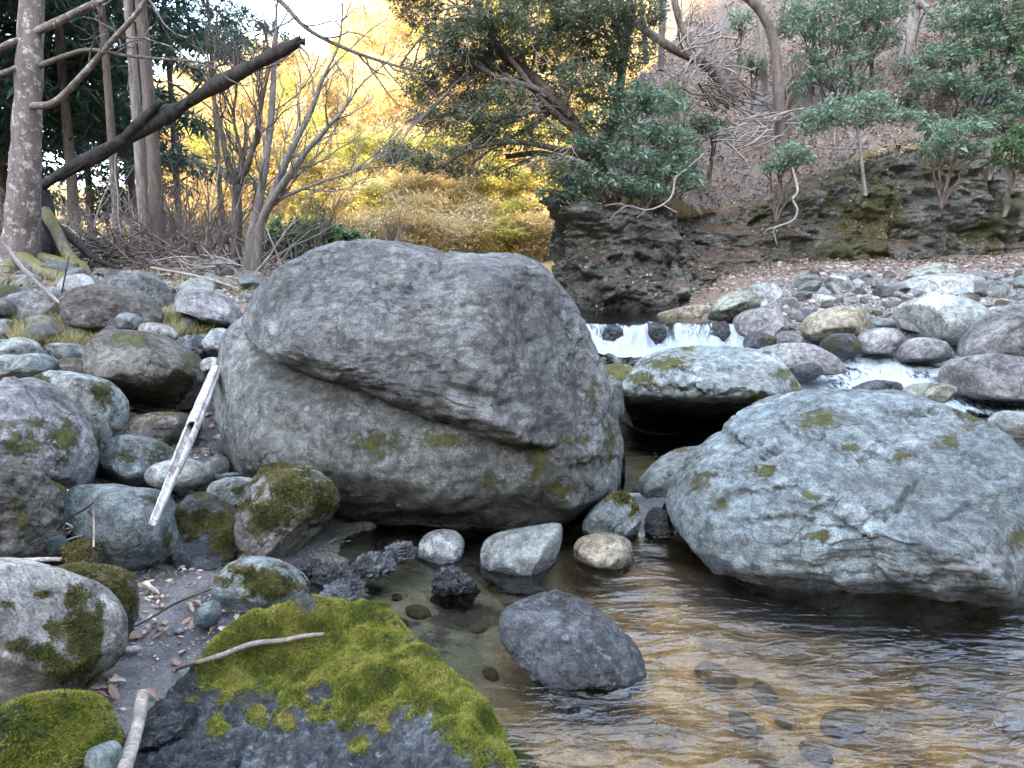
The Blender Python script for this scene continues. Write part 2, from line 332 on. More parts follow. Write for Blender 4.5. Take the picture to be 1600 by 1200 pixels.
STREAM = water_mat('water_stream', (.5, .56, .56), 4, 12, .012, True, .05)
def hill_mat(name, a, b, c):
    t = NT(name); v = t.new('ShaderNodeTexCoord').outputs['Object']; n1 = t.noise(v, .12, 8, .7); n2 = t.noise(v, .9, 8, .75)
    col = t.mix(t.rng(n1, .38, .62), a, b); col = t.mix(t.rng(n2, .5, .62, 0, .8), col, c)
    return t.done(t.bsdf(col, .95, t.bump(n2, .8), .1))
HILL = hill_mat('hill_ground', (.36, .26, .12), (.46, .35, .18), (.27, .22, .07))
MOUNT = hill_mat('mountain_forest', (.05, .06, .03), (.12, .09, .05), (.03, .045, .025))
# ------------------------------------------------------------------ the land
GC = np.array([  # x, y, z control points of the river bed, banks and gravel bar
 (-3,1,.5),(-1.2,1.5,.1),(-.6,1,.02),(-1.4,2.8,.07),(-.9,3.2,.03),(-2.2,2.5,.3),(-2.6,3.5,.45),(-1.75,3.8,.2),(-1.25,4.3,.1),(-2.2,5,.5),(-3.5,5,.8),(-3,6.5,1.),(-1.8,6.5,.75),
 (-5,6,1.15),(-5,8.5,1.4),(-3,9,1.3),(-6,12,1.6),(-3,13,1.45),(-1.5,9,.85),(-1,13,.95),(-8,10,1.9),(-9,14,1.9),(-9,5,1.8),(-8,1,1.3),(-5,-3,.8),(0,-3,-.1),(5,-3,-.2),(-4.5,3,.9),(-.6,5.6,.1),
 (-.4,3.8,-.10),(0,3.2,-.14),(-.05,2.4,-.16),(.5,2.6,-.22),(0,1,-.12),(1.5,3,-.35),(2.5,2,-.4),(3.5,3.5,-.4),(.4,4.2,-.14),(5,3,-.2),(-.3,4.6,-.08),(1.2,1.4,-.3),
 (1.2,5.5,-.15),(2,6,-.05),(.9,6.8,0),(3,7.5,.12),(4.5,7,.15),(5.5,6.2,.15),(7,5,.6),(9,4,1.2),(8.5,7,1.),(3.2,8.4,.22),
 (1.2,9,.3),(2,9.1,.3),(1.2,10,.6),(2.3,10,.6),(.8,11.5,.45),(0,11,.55),(2.2,11.5,.5),
 (3.2,9.7,.82),(3.7,9.2,.72),(4.6,8.7,.72),(5.6,8.5,.8),(7,9.5,1.05),(4.2,11,1.1),(6,11.5,1.25),(8.5,11,1.3),(3.4,12,1.0),(4.5,13.4,1.42),(6,14,1.52),(9,14,1.6),(10,9,1.5)], float)
def _tps(r2): return .5 * r2 * np.log(r2 + 1e-9)
_X = GC[:, :2]; _K = _tps(((_X[:, None] - _X[None]) ** 2).sum(-1)) + np.eye(len(GC)) * .15
_Pm = np.hstack([np.ones((len(GC), 1)), _X]); _A = np.block([[_K, _Pm], [_Pm.T, np.zeros((3, 3))]])
_w = np.linalg.solve(_A, np.concatenate([GC[:, 2], np.zeros(3)]))
def G0(x, y):
    x = np.asarray(x, float); y = np.asarray(y, float); out = _w[-3] + _w[-2] * x + _w[-1] * y
    for k in range(len(GC)): out = out + _w[k] * _tps((x - GC[k, 0]) ** 2 + (y - GC[k, 1]) ** 2)
    return out
def G(x, y):
    x = np.atleast_1d(np.asarray(x, float)); y = np.atleast_1d(np.asarray(y, float)); z = G0(x, y); P = np.stack([x, y, 0 * x], 1)
    yb = np.interp(x, (2.6, 2.9, 3.9, 5.6, 8), (9.9, 9.6, 9.3, 8.95, 8.5)); m = sstep(0, .45, yb - y) * sstep(.8, 1.2, x) * sstep(4.2, 4.6, y) * sstep(7.8, 6.8, x)
    z = z * (1 - m) + np.minimum(z, .02 + .20 * sstep(6.7, 9.2, y)) * m
    dry = sstep(.15, .6, z)
    return z + (.02 + .05 * dry) * fbm(P * 1.7, 3) + .012 * fbm(P * 9, 3)
def ong(px, py, dmax=15):
    d = np.linspace(1.2, dmax, 1400); Q = np.array([at(px, py, q) for q in (1.,)])[0]; dirv = (Q - np.array((0, 0, CAM_H)))
    P = np.array((0, 0, CAM_H))[None] + dirv[None] * d[:, None] / dirv[1]; g = G(P[:, 0], P[:, 1]); h = np.nonzero(P[:, 2] < g)[0]
    k = h[0] if len(h) else len(d) - 1
    return np.array((P[k, 0], P[k, 1], g[k]))
def grid(x0, x1, y0, y1, st):
    nx, ny = int((x1 - x0) / st) + 1, int((y1 - y0) / st) + 1; X, Y = np.meshgrid(np.linspace(x0, x1, nx), np.linspace(y0, y1, ny))
    i = (np.arange(ny - 1)[:, None] * nx + np.arange(nx - 1)[None]).ravel()
    return X.ravel(), Y.ravel(), np.stack([i, i + 1, i + nx + 1, i + nx], 1)
# cliff line in plan: x, y, base z, top z, lean back
CL = np.array([(2.2,24,.7,5.2,.3),(1.5,19,.6,4.4,.2),(1.0,15,.6,3.2,.15),(.80,13.0,.5,2.6,.10),(.86,12.35,.45,2.5,.10),(1.15,12.1,.45,2.5,.12),(1.9,12.0,.5,2.45,.2),(2.6,12.05,.55,2.5,.35),(3.3,12.5,.8,2.35,1.1),
 (4.1,13.0,1.2,2.35,1.7),(5.,13.4,1.3,2.6,1.4),(6.,13.8,1.4,3.2,.6),(7.5,14,1.45,3.65,.55),(9.,13.9,1.5,3.4,.6),(9.7,13.9,1.5,3.4,.6),(12,13.6,1.5,3.5,.6),(16,13,1.5,3.6,.6)], float)
def yfront(x): return np.interp(x, CL[4:, 0], CL[4:, 1] + CL[4:, 4])
def xleft(y): return np.interp(y, CL[:5, 1][::-1], (CL[:5, 0] + CL[:5, 4])[::-1])
def ztop(x): return np.interp(x, CL[4:, 0], CL[4:, 3])
def H(x, y):
    x = np.atleast_1d(np.asarray(x, float)); y = np.atleast_1d(np.asarray(y, float))
    D = np.minimum(y - yfront(x), 2.6 * (x - xleft(y))); P = np.stack([x, y, 0 * x], 1)
    z = ztop(x) + .80 * np.maximum(D, 0) + 3. * np.minimum(D, 0) - .02
    return z + (.16 * fbm(P * .8, 4) + .05 * fbm(P * 5, 3)), D
# ground sheet
x, y, F = grid(-10, 10.5, -3, 15, .075); z = G(x, y)
P3 = np.stack([x, y, 0 * x], 1)
nm = fbm(P3 * 1.1, 4)
litter = sstep(.45, .8, z + .3 * nm - .25 * (x > 2.5)) * (x < 1)
litter = np.maximum(litter, sstep(11.2, 12.2, y + .6 * nm) * (x > 2))
gravel = (x > 2) * sstep(.55, .7, z) * (1 - sstep(11.2, 12.2, y + .6 * nm))
bed = sstep(.06, -.04, z) * sstep(.4, -.2, x - .25 * (y - 3)); bedb = sstep(.06, -.04, z) * sstep(-.3, .4, x - .25 * (y - 3)) * (x < 12)
wet = sstep(.28, .1, z); moss = .45 * sstep(.2, .6, fbm(P3 * .9 + 5, 3)) * (x < 0) * sstep(.5, .8, z)
link('ground', mk_mesh('ground', np.stack([x, y, z], 1), F, [GROUND], dict(litter=litter, gravel=gravel, bed=bed, bedb=bedb, wet=wet, moss=moss)), kind='structure')

# far valley floor, background hill and the ridge behind the camera that keeps the river in shade
def ridge_h(x): return np.interp(x, (-150, -90, -48, -36, -26, -18, -8, 10, 60, 150), (26, 11, 6, 9, 17, 26, 38, 52, 60, 60))
def T(x, y):
    x = np.atleast_1d(np.asarray(x, float)); y = np.atleast_1d(np.asarray(y, float)); P = np.stack([x, y, 0 * x], 1)
    return 1.05 + 2.0 * sstep(32, 37.5, y + 1.2 * fbm(P * .25, 2)) + .25 * np.clip((y - 16) / 20, 0, 1) + ridge_h(x) * sstep(30, 120, y) * 1.0 + (1.4 * fbm(P * .07, 4)) * sstep(30, 60, y) + .10 * fbm(P * .5, 3)
x, y, F = grid(-180, 120, -60, 160, 2.0); z = T(x, y)
near = (x > -10.2) & (x < 10.6) & (y > -3.2) & (y < 15.2)
z = np.where(near, z - 2.2, z)
z = np.where((y < 15.2) & ~near, 1.0 + .05 * np.minimum(np.abs(x), 30) - .9 * sstep(0, -4, y) * (x > -4) * (x < 6), z)
link('valley_floor', mk_mesh('valley_floor', np.stack([x, y, z], 1), F, [HILL]), kind='structure')
x, y, F = grid(-320, 320, -240, -60, 4.0); P = np.stack([x, y, 0 * x], 1)
z = 1 + 68.7 * sstep(-62, -122, y) + .9 * fbm(P * .05, 4) * sstep(-62, -80, y)
link('mountain', mk_mesh('mountain', np.stack([x, y, z], 1), F, [MOUNT]), kind='structure')

# steep wooded valley sides left and right, unseen, added to block low sky
x, y, F = grid(-260, -60, -200, 75, 5.0); P = np.stack([x, y, 0 * x], 1)
link('unseen_valley_side', mk_mesh('unseen_valley_side', np.stack([x, y, .6 + 42 * sstep(-62, -112, x) + 1.5 * fbm(P * .05, 4) * sstep(-62, -80, x)], 1), F, [MOUNT]), kind='structure')
x, y, F = grid(26, 260, -200, 90, 5.0); P = np.stack([x, y, 0 * x], 1)
link('unseen_valley_side', mk_mesh('unseen_valley_side', np.stack([x, y, .6 + 60 * sstep(26, 95, x) + 1.5 * fbm(P * .05, 4) * sstep(30, 50, x)], 1), F, [MOUNT]), kind='structure')

# leaf covered slope above the cliff
x, y, F = grid(.6, 24, 11.6, 46, .15); z, D = H(x, y); keep = (D > .0)
F = F[keep[F].all(1)]; P3 = np.stack([x, y, z], 1)
idx = np.unique(F); remap = np.zeros(len(x), int); remap[idx] = np.arange(len(idx))
litter = np.clip(.85 + .9 * fbm(P3 * .7, 3), 0, 1)
link('slope', mk_mesh('slope', P3[idx], remap[F], [GROUND], dict(litter=litter[idx], moss=(.35 * sstep(.25, .7, fbm(P3 * .8 + 3, 3)))[idx])), kind='structure')

# cliff face
n, mrow = 420, 90
L = np.concatenate([[0], np.cumsum(np.linalg.norm(np.diff(CL[:, :2], axis=0), axis=1))]); w_ = np.interp(np.linspace(0, 1, n), [0, .12, 1], [0, .35, 1]) * L[-1]
pp = np.stack([np.interp(w_, L, CL[:, k]) for k in range(5)], 1)
for _ in range(3): pp[1:-1] = .25 * pp[:-2] + .5 * pp[1:-1] + .25 * pp[2:]
tan = np.gradient(pp[:, :2], axis=0); tan /= np.linalg.norm(tan, axis=1)[:, None]; outn = np.stack([tan[:, 1], -tan[:, 0]], 1)
tt = np.linspace(0, 1, mrow); prof = np.where(tt < .9, 1.1 * tt ** 1.4, 1.1 * .9 ** 1.4 + (tt - .9) * 4.5)
zz = pp[:, 2:3] - .5 + (pp[:, 3:4] - pp[:, 2:3] + .45) * np.minimum(tt / .9, 1)[None] - .9 * (np.maximum(tt - .94, 0))[None]
off = -pp[:, 4:5] * 1.1 * (np.minimum(tt, .9) ** 1.4)[None] - (np.maximum(tt - .9, 0) * 7)[None]
XX = pp[:, 0:1] + outn[:, 0:1] * off; YY = pp[:, 1:2] + outn[:, 1:2] * off
P = np.stack([XX, YY, zz], -1).reshape(-1, 3)
q = P @ np.array([[.9, .25, .1], [-.2, 1, .3], [.25, .5, 1.]]); fade = np.tile(sstep(1., .85, tt), n)
def terr(v, k): f = v * k; return (np.floor(f) + sstep(.6, 1., f - np.floor(f))) / k
qb = P @ np.array([[.95, .1, .45], [0, 1, .2], [-.4, .3, 1.25]])
left = sstep(3.4, 2.4, P[:, 0])
disp = .34 * terr(fbm(qb * .75, 3), 4) + .17 * terr(fbm(qb * 1.9 + 7, 3), 4) + .07 * terr(fbm(qb * 4.6 + 3, 3), 3) + .030 * ridge(qb * 7, 3) + .16 * fbm(P * .6 + 2, 2)
disp -= .30 * sstep(.10, 0, np.abs(P[:, 0] - 9.15 - .28 * (2.4 - P[:, 2]) - .08 * fbm(P * 2, 2)))
disp *= (.35 + .65 * fade)
on3 = np.repeat(np.concatenate([outn, np.zeros((n, 1))], 1), mrow, 0); P = P + on3 * disp[:, None]
i = (np.arange(n - 1)[:, None] * mrow + np.arange(mrow - 1)[None]).ravel(); F = np.stack([i, i + mrow, i + mrow + 1, i + 1], 1)
CLP, CLN = P, vnormals(P, np.concatenate([F[:, :3], F[:, [0, 2, 3]]])); CLN = CLN * np.sign(CLN[:, 2].mean())
cm = .62 * sstep(-.45, .3, fbm(P * .75 + 2, 3)) * sstep(3.0, 5.5, P[:, 0]) + .5 * sstep(.1, .6, fbm(P * 1.1, 3)) * sstep(2.2, 3.4, P[:, 0])
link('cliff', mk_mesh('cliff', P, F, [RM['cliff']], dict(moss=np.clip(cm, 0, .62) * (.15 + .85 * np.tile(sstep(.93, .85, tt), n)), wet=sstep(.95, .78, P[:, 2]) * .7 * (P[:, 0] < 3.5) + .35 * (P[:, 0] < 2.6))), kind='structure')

# ------------------------------------------------------------------ water
def wnoise(P): return fbm(P * np.array((2.2, 6.5, 1)), 3, 2.2, .5)
x, y, F = grid(-1.7, 6.5, .2, 4.8, .025); P3 = np.stack([x, y, 0 * x], 1)
calm = .12 + .88 * sstep(-.15, .75, x + .45 * (3.3 - y)) ; calm *= (.55 + .45 * sstep(-.3, .3, fbm(P3 * 1.3, 2)))
rough_ = .45 + .9 * sstep(-.25, .35, fbm(P3 * np.array((.9, 1.3, 1)) + 4, 2)); wp = P3 + .25 * np.stack([fbm(P3 * 1.5, 2), fbm(P3 * 1.5 + 9, 2), 0 * x], 1)
zz = calm * rough_ * .016 * fbm(wp * np.array((1.9, 5.2, 1)) + 3, 2) + calm * rough_ * .008 * fbm((P3 + .25 * np.stack([fbm(P3 * 1.5, 2), fbm(P3 * 1.5 + 9, 2), 0 * x], 1)) * np.array((4.4, 11, 1)), 3, 2.2, .5)
link('pool_water', mk_mesh('pool_water', np.stack([x, y, zz], 1), F, [WATER], dict(chop=calm)), kind='structure')
def stream_z(x, y):
    P = np.stack([x, y, 0 * x], 1)
    lip = 9.55 + .42 * fbm(P[:, [0, 2, 2]] * np.array((1.5, 1, 1)), 3)
    base = .18 * sstep(4.12, 4.38, y) + .24 * sstep(6.7, 9.2, y) + .32 * sstep(lip - .28, lip + .05, y)
    rap = sstep(6.4, 7.2, y + .3 * (x - 3)) * sstep(9.75, 9.3, y)
    z = base - .01 + rap * (.075 * fbm(P * np.array((1.8, 2.6, 1)), 3) + .03 * ridge(P * np.array((5, 7, 1)), 3)) + .004 * fbm(P * np.array((4, 9, 1)), 2)
    fall = sstep(lip - .40, lip - .2, y) * sstep(lip + .12, lip - .02, y)
    nf = fbm(P * np.array((1.3, 2.0, 1)) + 3, 3)
    foam = rap * np.clip(.66 + .5 * nf, 0, 1) * sstep(1.3, 2.3, x + .8 * (y - 8.2)) + fall * .44 * (1 + .9 * fbm(P * np.array((3.5, 1, 1)), 2)) * (1 + .7 * np.sin(x * 9 + 3 * fbm(P * 3, 2))) + .62 * sstep(lip - .75, lip - .4, y) * sstep(lip - .1, lip - .35, y) + .5 * sstep(4.38, 4.15, y) * sstep(.75, .85, x) * sstep(1.3, 1.15, x)
    return z, np.clip(foam, 0, 1), .35 + .8 * rap
x, y, F = grid(-.6, 7, 4.1, 13.2, .034); z, fo, ch = stream_z(x, y)
kw = (x > .62) | (y > 6.3); F = F[kw[F].all(1)]
link('stream_water', mk_mesh('stream_water', np.stack([x, y, z], 1), F, [STREAM], dict(foam=fo, chop=ch)), kind='structure')
# ------------------------------------------------------------------ rocks
NAME_N = {}
def blades(P, N, n, rs, ln, wd, lean=.8):
    "moss tufts: n small pointed blades rooted at points P with normals N"
    d = N + rs.normal(size=P.shape) * lean; d /= np.linalg.norm(d, axis=1)[:, None]
    s = np.cross(d, rs.normal(size=P.shape)); s /= np.linalg.norm(s, axis=1)[:, None] + 1e-9
    l = (ln * rs.uniform(.6, 1.4, len(P)))[:, None]; w = (wd * rs.uniform(.7, 1.3, len(P)))[:, None]
    V = np.stack([P - d * .004 - s * w * .5, P - d * .004 + s * w * .5, P + d * l], 1).reshape(-1, 3)
    return V, np.arange(len(V)).reshape(-1, 3)
def tuft_child(o, V, F, m, count, ln, wd, mat, seed, thr=.5, lean=.8):
    rs = np.random.RandomState(seed); T_ = V[F]; ar = np.linalg.norm(np.cross(T_[:, 1] - T_[:, 0], T_[:, 2] - T_[:, 0]), axis=1) * .5
    fm = m[F].mean(1); c3 = T_.mean(1); pr = ar * sstep(thr - .2, thr + .15, fm + .55 * fbm(c3 * 14 + seed, 3)) * (fm > .08)
    if pr.sum() <= 0: return
    k = rs.choice(len(F), count, p=pr / pr.sum()); a = rs.rand(count, 2); fl = a.sum(1) > 1; a[fl] = 1 - a[fl]
    P = T_[k, 0] + a[:, :1] * (T_[k, 1] - T_[k, 0]) + a[:, 1:] * (T_[k, 2] - T_[k, 0]); N = vnormals(V, F)[F[k, 0]]
    Vb, Fb = blades(P, N, count, rs, ln, wd, lean); cl = .5 + .7 * fbm(P * 9 + 3, 3) + rs.normal(size=count) * .18
    tip = np.repeat(np.clip(cl, 0, 1), 3)
    link('moss', mk_mesh('moss', Vb, Fb, [LM[mat]], dict(var=tip), False), o, kind='stuff')
def smooth_poly(poly, it=2):
    P = np.array(poly, float)
    for _ in range(it):
        Q = np.roll(P, -1, 0); P = np.stack([.75 * P + .25 * Q, .25 * P + .75 * Q], 1).reshape(-1, 2)
    return P
def rock(label, poly, d, depth, mat, name='rock', cat='rock', sub=6, n=2.7, amp=.075, freq=1.5, facets=11, cut=.765, lean=0., style='', moss=(), top=0., group=None, water=None, seed=0, parent=None, back=None, tuft=0, tuftmat='olivemoss', cutf=.94, fine=.016, bed=(.1, .2, 1.), under=0., wetall=0., curve=2, shear=0., planes=(), grooves=(), pale=(), tilt=1., nlow=0):
    rs = np.random.RandomState(seed + len(label) * 7 + int(d * 100) + int(poly[0][0]) % 97)
    pw = np.array([at(px, py, d) for px, py in smooth_poly(poly, curve)])[:, [0, 2]]
    c = .5 * (pw.min(0) + pw.max(0)); q = pw - c
    th = np.linspace(-math.pi, math.pi, 361)[:-1]; R = np.zeros(360)
    A, B = q, np.roll(q, -1, 0)
    for k, t in enumerate(th):
        dx, dz = math.cos(t), math.sin(t); e = B - A; den = dx * e[:, 1] - dz * e[:, 0]; den[np.abs(den) < 1e-12] = 1e-12
        r = (A[:, 0] * e[:, 1] - A[:, 1] * e[:, 0]) / den; u = (A[:, 0] * dz - A[:, 1] * dx) / den
        ok = (u >= -1e-6) & (u <= 1 + 1e-6) & (r > 0); R[k] = r[ok].max() if ok.any() else 0
    bad = R <= 0; R[bad] = np.interp(th[bad], th[~bad], R[~bad], period=2 * math.pi) if bad.any() else R[bad]
    if d > 4.2 and sub == 6 and name == 'rock': sub = 5
    D_, F = ico(sub); a, b, cc = D_[:, 0], D_[:, 2], -D_[:, 1]            # right, up, towards the camera
    rho = np.hypot(a, b) + 1e-9; nn = n + (nlow - n) * sstep(.1, -.5, b) if nlow else n; k = (rho ** nn + np.abs(cc) ** nn) ** (-1 / nn)
    rr = np.interp(np.arctan2(b, a), th, R, period=2 * math.pi)
    dep = np.where(cc > 0, depth, back if back else depth)
    V = np.stack([rr * rho * k * a / rho, -cc * k * dep, rr * rho * k * b / rho], 1)
    size = float(np.sqrt(np.prod(np.ptp(q, axis=0))) / 2)
    for _ in range(facets):
        m = rs.normal(size=3); m[1] = -abs(m[1]) - .35; m /= np.linalg.norm(m); s = V @ m; o_ = s.max() * rs.uniform(cut - .06, cut + .06); t = np.maximum(s - o_, 0); V = V - m[None] * (t * cutf)[:, None]
    for (m, fr) in planes:
        m = nrm(np.array(m, float)); s = V @ m; t = np.maximum(s - s.max() * fr, 0); V = V - m[None] * (t * .95)[:, None]
    if facets > 2:                                                       # chipped corners
        for _ in range(facets * 2):
            m = rs.normal(size=3); m[1] = -abs(m[1]); m /= np.linalg.norm(m); s = V @ m; t = np.maximum(s - s.max() * rs.uniform(.93, .97), 0); V = V - m[None] * (t * .95)[:, None]
    sd = rs.uniform(0, 90, 3); N = vnormals(V, F); Q = V / size
    g = np.clip(.35 + np.abs(N[:, 1]) * .8, 0, 1)                        # keep the outline
    disp = amp * size * fbm(Q * freq + sd, 5, 2.1, .52) * g
    if style == 'layer':
        t = V @ np.array(bed) + .05 * fbm(Q * 1.1 + sd, 3) * 1.0; f = t * 13; saw = (f % 1); led = (np.minimum(saw * 1.4, 1) - sstep(.75, 1, saw)) 
        disp += .013 * led * np.clip(.3 + 1.1 * fbm(Q * 1.3 + sd + 5, 3), 0, 1.2) + .004 * ridge(V @ np.diag((7, 7, 34)) + sd, 3)
    if style == 'hammer':
        disp += .006 * ridge((V + .04 * fbm(V * 5, 2)[:, None]) @ np.diag((9, 9, 24)) + sd, 4) + .010 * fbm(V * 9 + sd, 3)
    if style == 'lump':
        vv = np.abs(pn(Q * 3.0 + sd)) + .45 * np.abs(pn(Q * 6.5 + sd)); disp += .42 * size * (vv - .35)
    if style == 'rough':
        disp += .06 * size * ridge(Q * 2.6 + sd, 4)
    if style == 'crack':
        w = np.abs(pn(Q * 1.3 + sd)); disp -= .05 * size * sstep(.06, 0, w)
    disp += fine * size * ridge(Q * 7 + sd, 4)
    mray = tilt * (c[1] - CAM_H) / d
    if grooves:
        Wp = V.copy(); Wp[:, 2] += mray * Wp[:, 1]; gx, gy = project(Wp + np.array((c[0], d, c[1])))
        for pts, w, dp, stp in grooves:
            pts = spline(np.array(pts, float), 24); best = np.full(len(V), 1e9); sid = np.zeros(len(V)); tip = np.zeros(len(V))
            jx = gx + 12 * fbm(Q * 5 + sd, 4, 2.1, .6); jy = gy + 12 * fbm(Q * 5 + sd + 9, 4, 2.1, .6)
            for q_ in range(23):
                A_, B_ = pts[q_], pts[q_ + 1]; e = B_ - A_; u = np.clip(((jx - A_[0]) * e[0] + (jy - A_[1]) * e[1]) / (e @ e), 0, 1); ds = np.hypot(jx - A_[0] - u * e[0], jy - A_[1] - u * e[1]); cr_ = (e[0] * (jy - A_[1]) - e[1] * (jx - A_[0])); up_ = ds < best
                best = np.where(up_, ds, best); sid = np.where(up_, np.sign(cr_), sid); tip = np.where(up_, (q_ + u) / 23, tip)
            fr = (N[:, 1] < .3) * np.sin(math.pi * np.clip(tip, .02, .98)) ** .5
            disp += fr * (-1.1 * dp * np.exp(-(best / (.5 * w)) ** 2) + .9 * stp * np.exp(-best / (w * 10)) * np.where(sid < 0, 1, -.3) * sstep(0, w * .35, best))
    V = V + N * disp[:, None]
    if under: V[:, 1] += under * sstep(-.0, -1., V[:, 2] / (np.ptp(q[:, 1]) / 2)) * (V[:, 1] < 0)
    if lean: V[:, 1] += lean * V[:, 2]
    if shear: V[:, 1] += shear * V[:, 0]
    V[:, 2] += mray * V[:, 1]                                            # depth runs along the line of sight to the rock
    N = vnormals(V, F); base = np.array((c[0], d, c[1] + q[:, 1].min())); V = V + np.array((0, 0, -q[:, 1].min()))
    Wv = V + base; px, py = project(Wv); mv = np.zeros(len(V))
    for (mx, my, rx, ry) in moss:
        e = np.hypot((px - mx) / rx, (py - my) / ry); mv = np.maximum(mv, np.clip(.86 - .42 * e, 0, 1) * (N[:, 1] < .35))
    if top: mv = np.maximum(mv, np.clip(top * sstep(.1, .8, N[:, 2]) * (1 + .6 * fbm(Q * 1.5 + sd, 3)), 0, 1))
    wv = np.zeros(len(V)) + wetall
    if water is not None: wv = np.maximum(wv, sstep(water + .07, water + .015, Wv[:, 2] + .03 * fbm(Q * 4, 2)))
    pv = np.zeros(len(V))
    for (mx, my, rx, ry) in pale: pv = np.maximum(pv, np.clip(1.2 - .8 * np.hypot((px - mx) / rx, (py - my) / ry), 0, 1) * (N[:, 1] < .35))
    me = mk_mesh(name, V, F, [RM[mat]], dict(moss=mv, wet=wv, pale=pv) if pale else dict(moss=mv, wet=wv))
    if parent:
        o = link(name, me, parent, loc=base - np.array(parent.location))
    else:
        o = link(name, me, None, loc=base, label=label, category=cat)
        if group: o['group'] = group
    if tuft: tuft_child(o, V, F, mv, tuft, .009 if d < 2.2 else .012 if d < 4 else .02, .0042 if d < 2.2 else .0055 if d < 4 else .010, tuftmat, seed + 3)
    return o
def ell(cx, cy, rx, ry, k=9, wob=.1, seed=1, rot=0):
    r = random.Random(seed + int(cx) + int(cy)); out = []
    for i in range(k):
        t = 2 * math.pi * i / k; s = 1 + r.uniform(-wob, wob); x, y = rx * s * math.cos(t), ry * s * math.sin(t)
        out.append((cx + x * math.cos(rot) - y * math.sin(rot), cy + x * math.sin(rot) + y * math.cos(rot)))
    return out

# ---- the big two-layered boulder
big = thing('boulder', 'huge grey boulder split by a diagonal crack, dark slab over a paler one', 'boulder', at(650, 830, 4.9))
rock('', [(384, 500), (392, 470), (412, 445), (440, 418), (480, 396), (520, 383), (545, 379), (590, 383), (640, 389), (690, 396), (740, 403), (780, 401), (820, 406), (850, 424), (875, 456), (897, 490), (915, 528), (927, 565), (931, 595), (930, 622), (912, 638), (885, 652), (858, 664), (825, 662), (770, 648), (720, 634), (670, 618), (610, 598), (550, 578), (500, 564), (455, 548), (425, 530), (404, 514)],
     4.72, 1.02, 'dark', name='upper_slab', sub=7, n=3.0, amp=.09, freq=1.1, facets=2, cut=.93, style='hammer', tilt=.5, parent=big, seed=4, lean=.38, fine=.004, shear=-.10, planes=(((.80, -.60, .05), .80), ((-.1, -.75, .62), .84), ((-.72, -.62, .2), .86)), grooves=(([(700, 392), (665, 420), (640, 450), (610, 490)], 22, .055, .0), ([(560, 440), (600, 452), (640, 452)], 10, .02, .02), ([(868, 440), (884, 520), (893, 600), (888, 660)], 10, .02, .0), ([(640, 560), (720, 600), (800, 640)], 14, .02, .015)),
     moss=((925, 620, 10, 25),), curve=1)
rock('', [(370, 495), (350, 530), (340, 575), (330, 625), (325, 670), (330, 705), (350, 735), (400, 750), (470, 770), (520, 790), (580, 805), (650, 822), (720, 832), (790, 826), (850, 815), (905, 800), (945, 778), (966, 745), (964, 700), (955, 650), (945, 610), (930, 570), (880, 540), (780, 520), (640, 500), (500, 500), (420, 480)],
     4.80, 1.0, 'grey', name='lower_slab', sub=7, n=2.6, amp=.07, freq=1.3, facets=4, cut=.9, style='', tilt=.5, parent=big, seed=9, lean=.30, fine=.006, shear=-.08, under=.32, planes=(((.82, -.56, .05), .93), ((0, -.72, .69), .84)), grooves=(([(860, 724), (915, 716), (968, 712)], 5, .03, .02), ([(880, 690), (905, 740), (910, 800)], 8, .02, .02), ([(380, 640), (480, 690), (600, 720)], 26, .012, .006)),
     moss=((870, 765, 26, 20), (838, 712, 22, 36), (905, 716, 62, 6), (768, 752, 14, 14), (590, 695, 40, 18), (700, 690, 45, 12), (952, 690, 8, 42), (942, 640, 12, 24), (915, 688, 14, 10), (540, 588, 70, 7), (870, 690, 70, 8), (460, 578, 12, 7)), curve=1, water=-.02)
# ---- right boulder
rock('broad blue-grey boulder with moss specks and tilted top right of the pool', [(1052, 815), (1062, 788), (1080, 758), (1110, 728), (1140, 708), (1168, 700), (1168, 690), (1190, 672), (1225, 656), (1270, 643), (1330, 634), (1400, 631), (1470, 638), (1520, 648), (1555, 664), (1585, 695), (1608, 728), (1622, 800), (1612, 850), (1575, 890), (1500, 915), (1420, 940), (1340, 950), (1250, 915), (1150, 880), (1080, 855)],
     3.95, .80, 'blue', name='boulder', cat='boulder', sub=7, n=3.2, amp=.07, freq=1.3, facets=7, cut=.86, style='layer', seed=5, nlow=4, tilt=.12, lean=.42, fine=.007, bed=(.18, .55, .82), curve=1, water=.03, shear=.10, planes=(((-.06, -.58, .81), .64), ((-.58, -.72, .38), .74), ((.45, -.88, .1), .84)), pale=((1490, 890, 90, 9), (1550, 872, 40, 9)), grooves=(([(1160, 700), (1200, 712), (1250, 718)], 5, .035, .03), ([(1140, 822), (1200, 815), (1260, 810), (1318, 796)], 6, .02, .03), ([(1345, 798), (1382, 812), (1425, 790), (1450, 758)], 6, .04, .04), ([(1315, 818), (1340, 834), (1375, 836)], 5, .025, .02), ([(1520, 718), (1562, 740), (1600, 770)], 4, .035, .02), ([(1395, 640), (1430, 660), (1500, 652)], 6, .05, .035), ([(1365, 885), (1386, 903), (1422, 894)], 6, .035, .03), ([(1345, 724), (1400, 729), (1440, 720)], 4, .025, .015), ([(1230, 650), (1270, 690), (1340, 700)], 5, .015, .02), ([(1090, 790), (1180, 770), (1280, 770)], 5, .012, .02), ([(1450, 840), (1520, 800), (1580, 790)], 6, .025, .02), ([(1520, 690), (1540, 740), (1530, 800)], 4, .02, .015)),
     moss=((1280, 655, 34, 16), (1195, 737, 28, 10), (1128, 786, 14, 8), (1093, 755, 14, 14), (1265, 775, 16, 6), (1282, 838, 18, 11), (1520, 648, 32, 22), (1482, 690, 20, 12), (1590, 838, 14, 24), (1408, 711, 18, 7), (1105, 742, 20, 5), (1330, 700, 20, 5)))
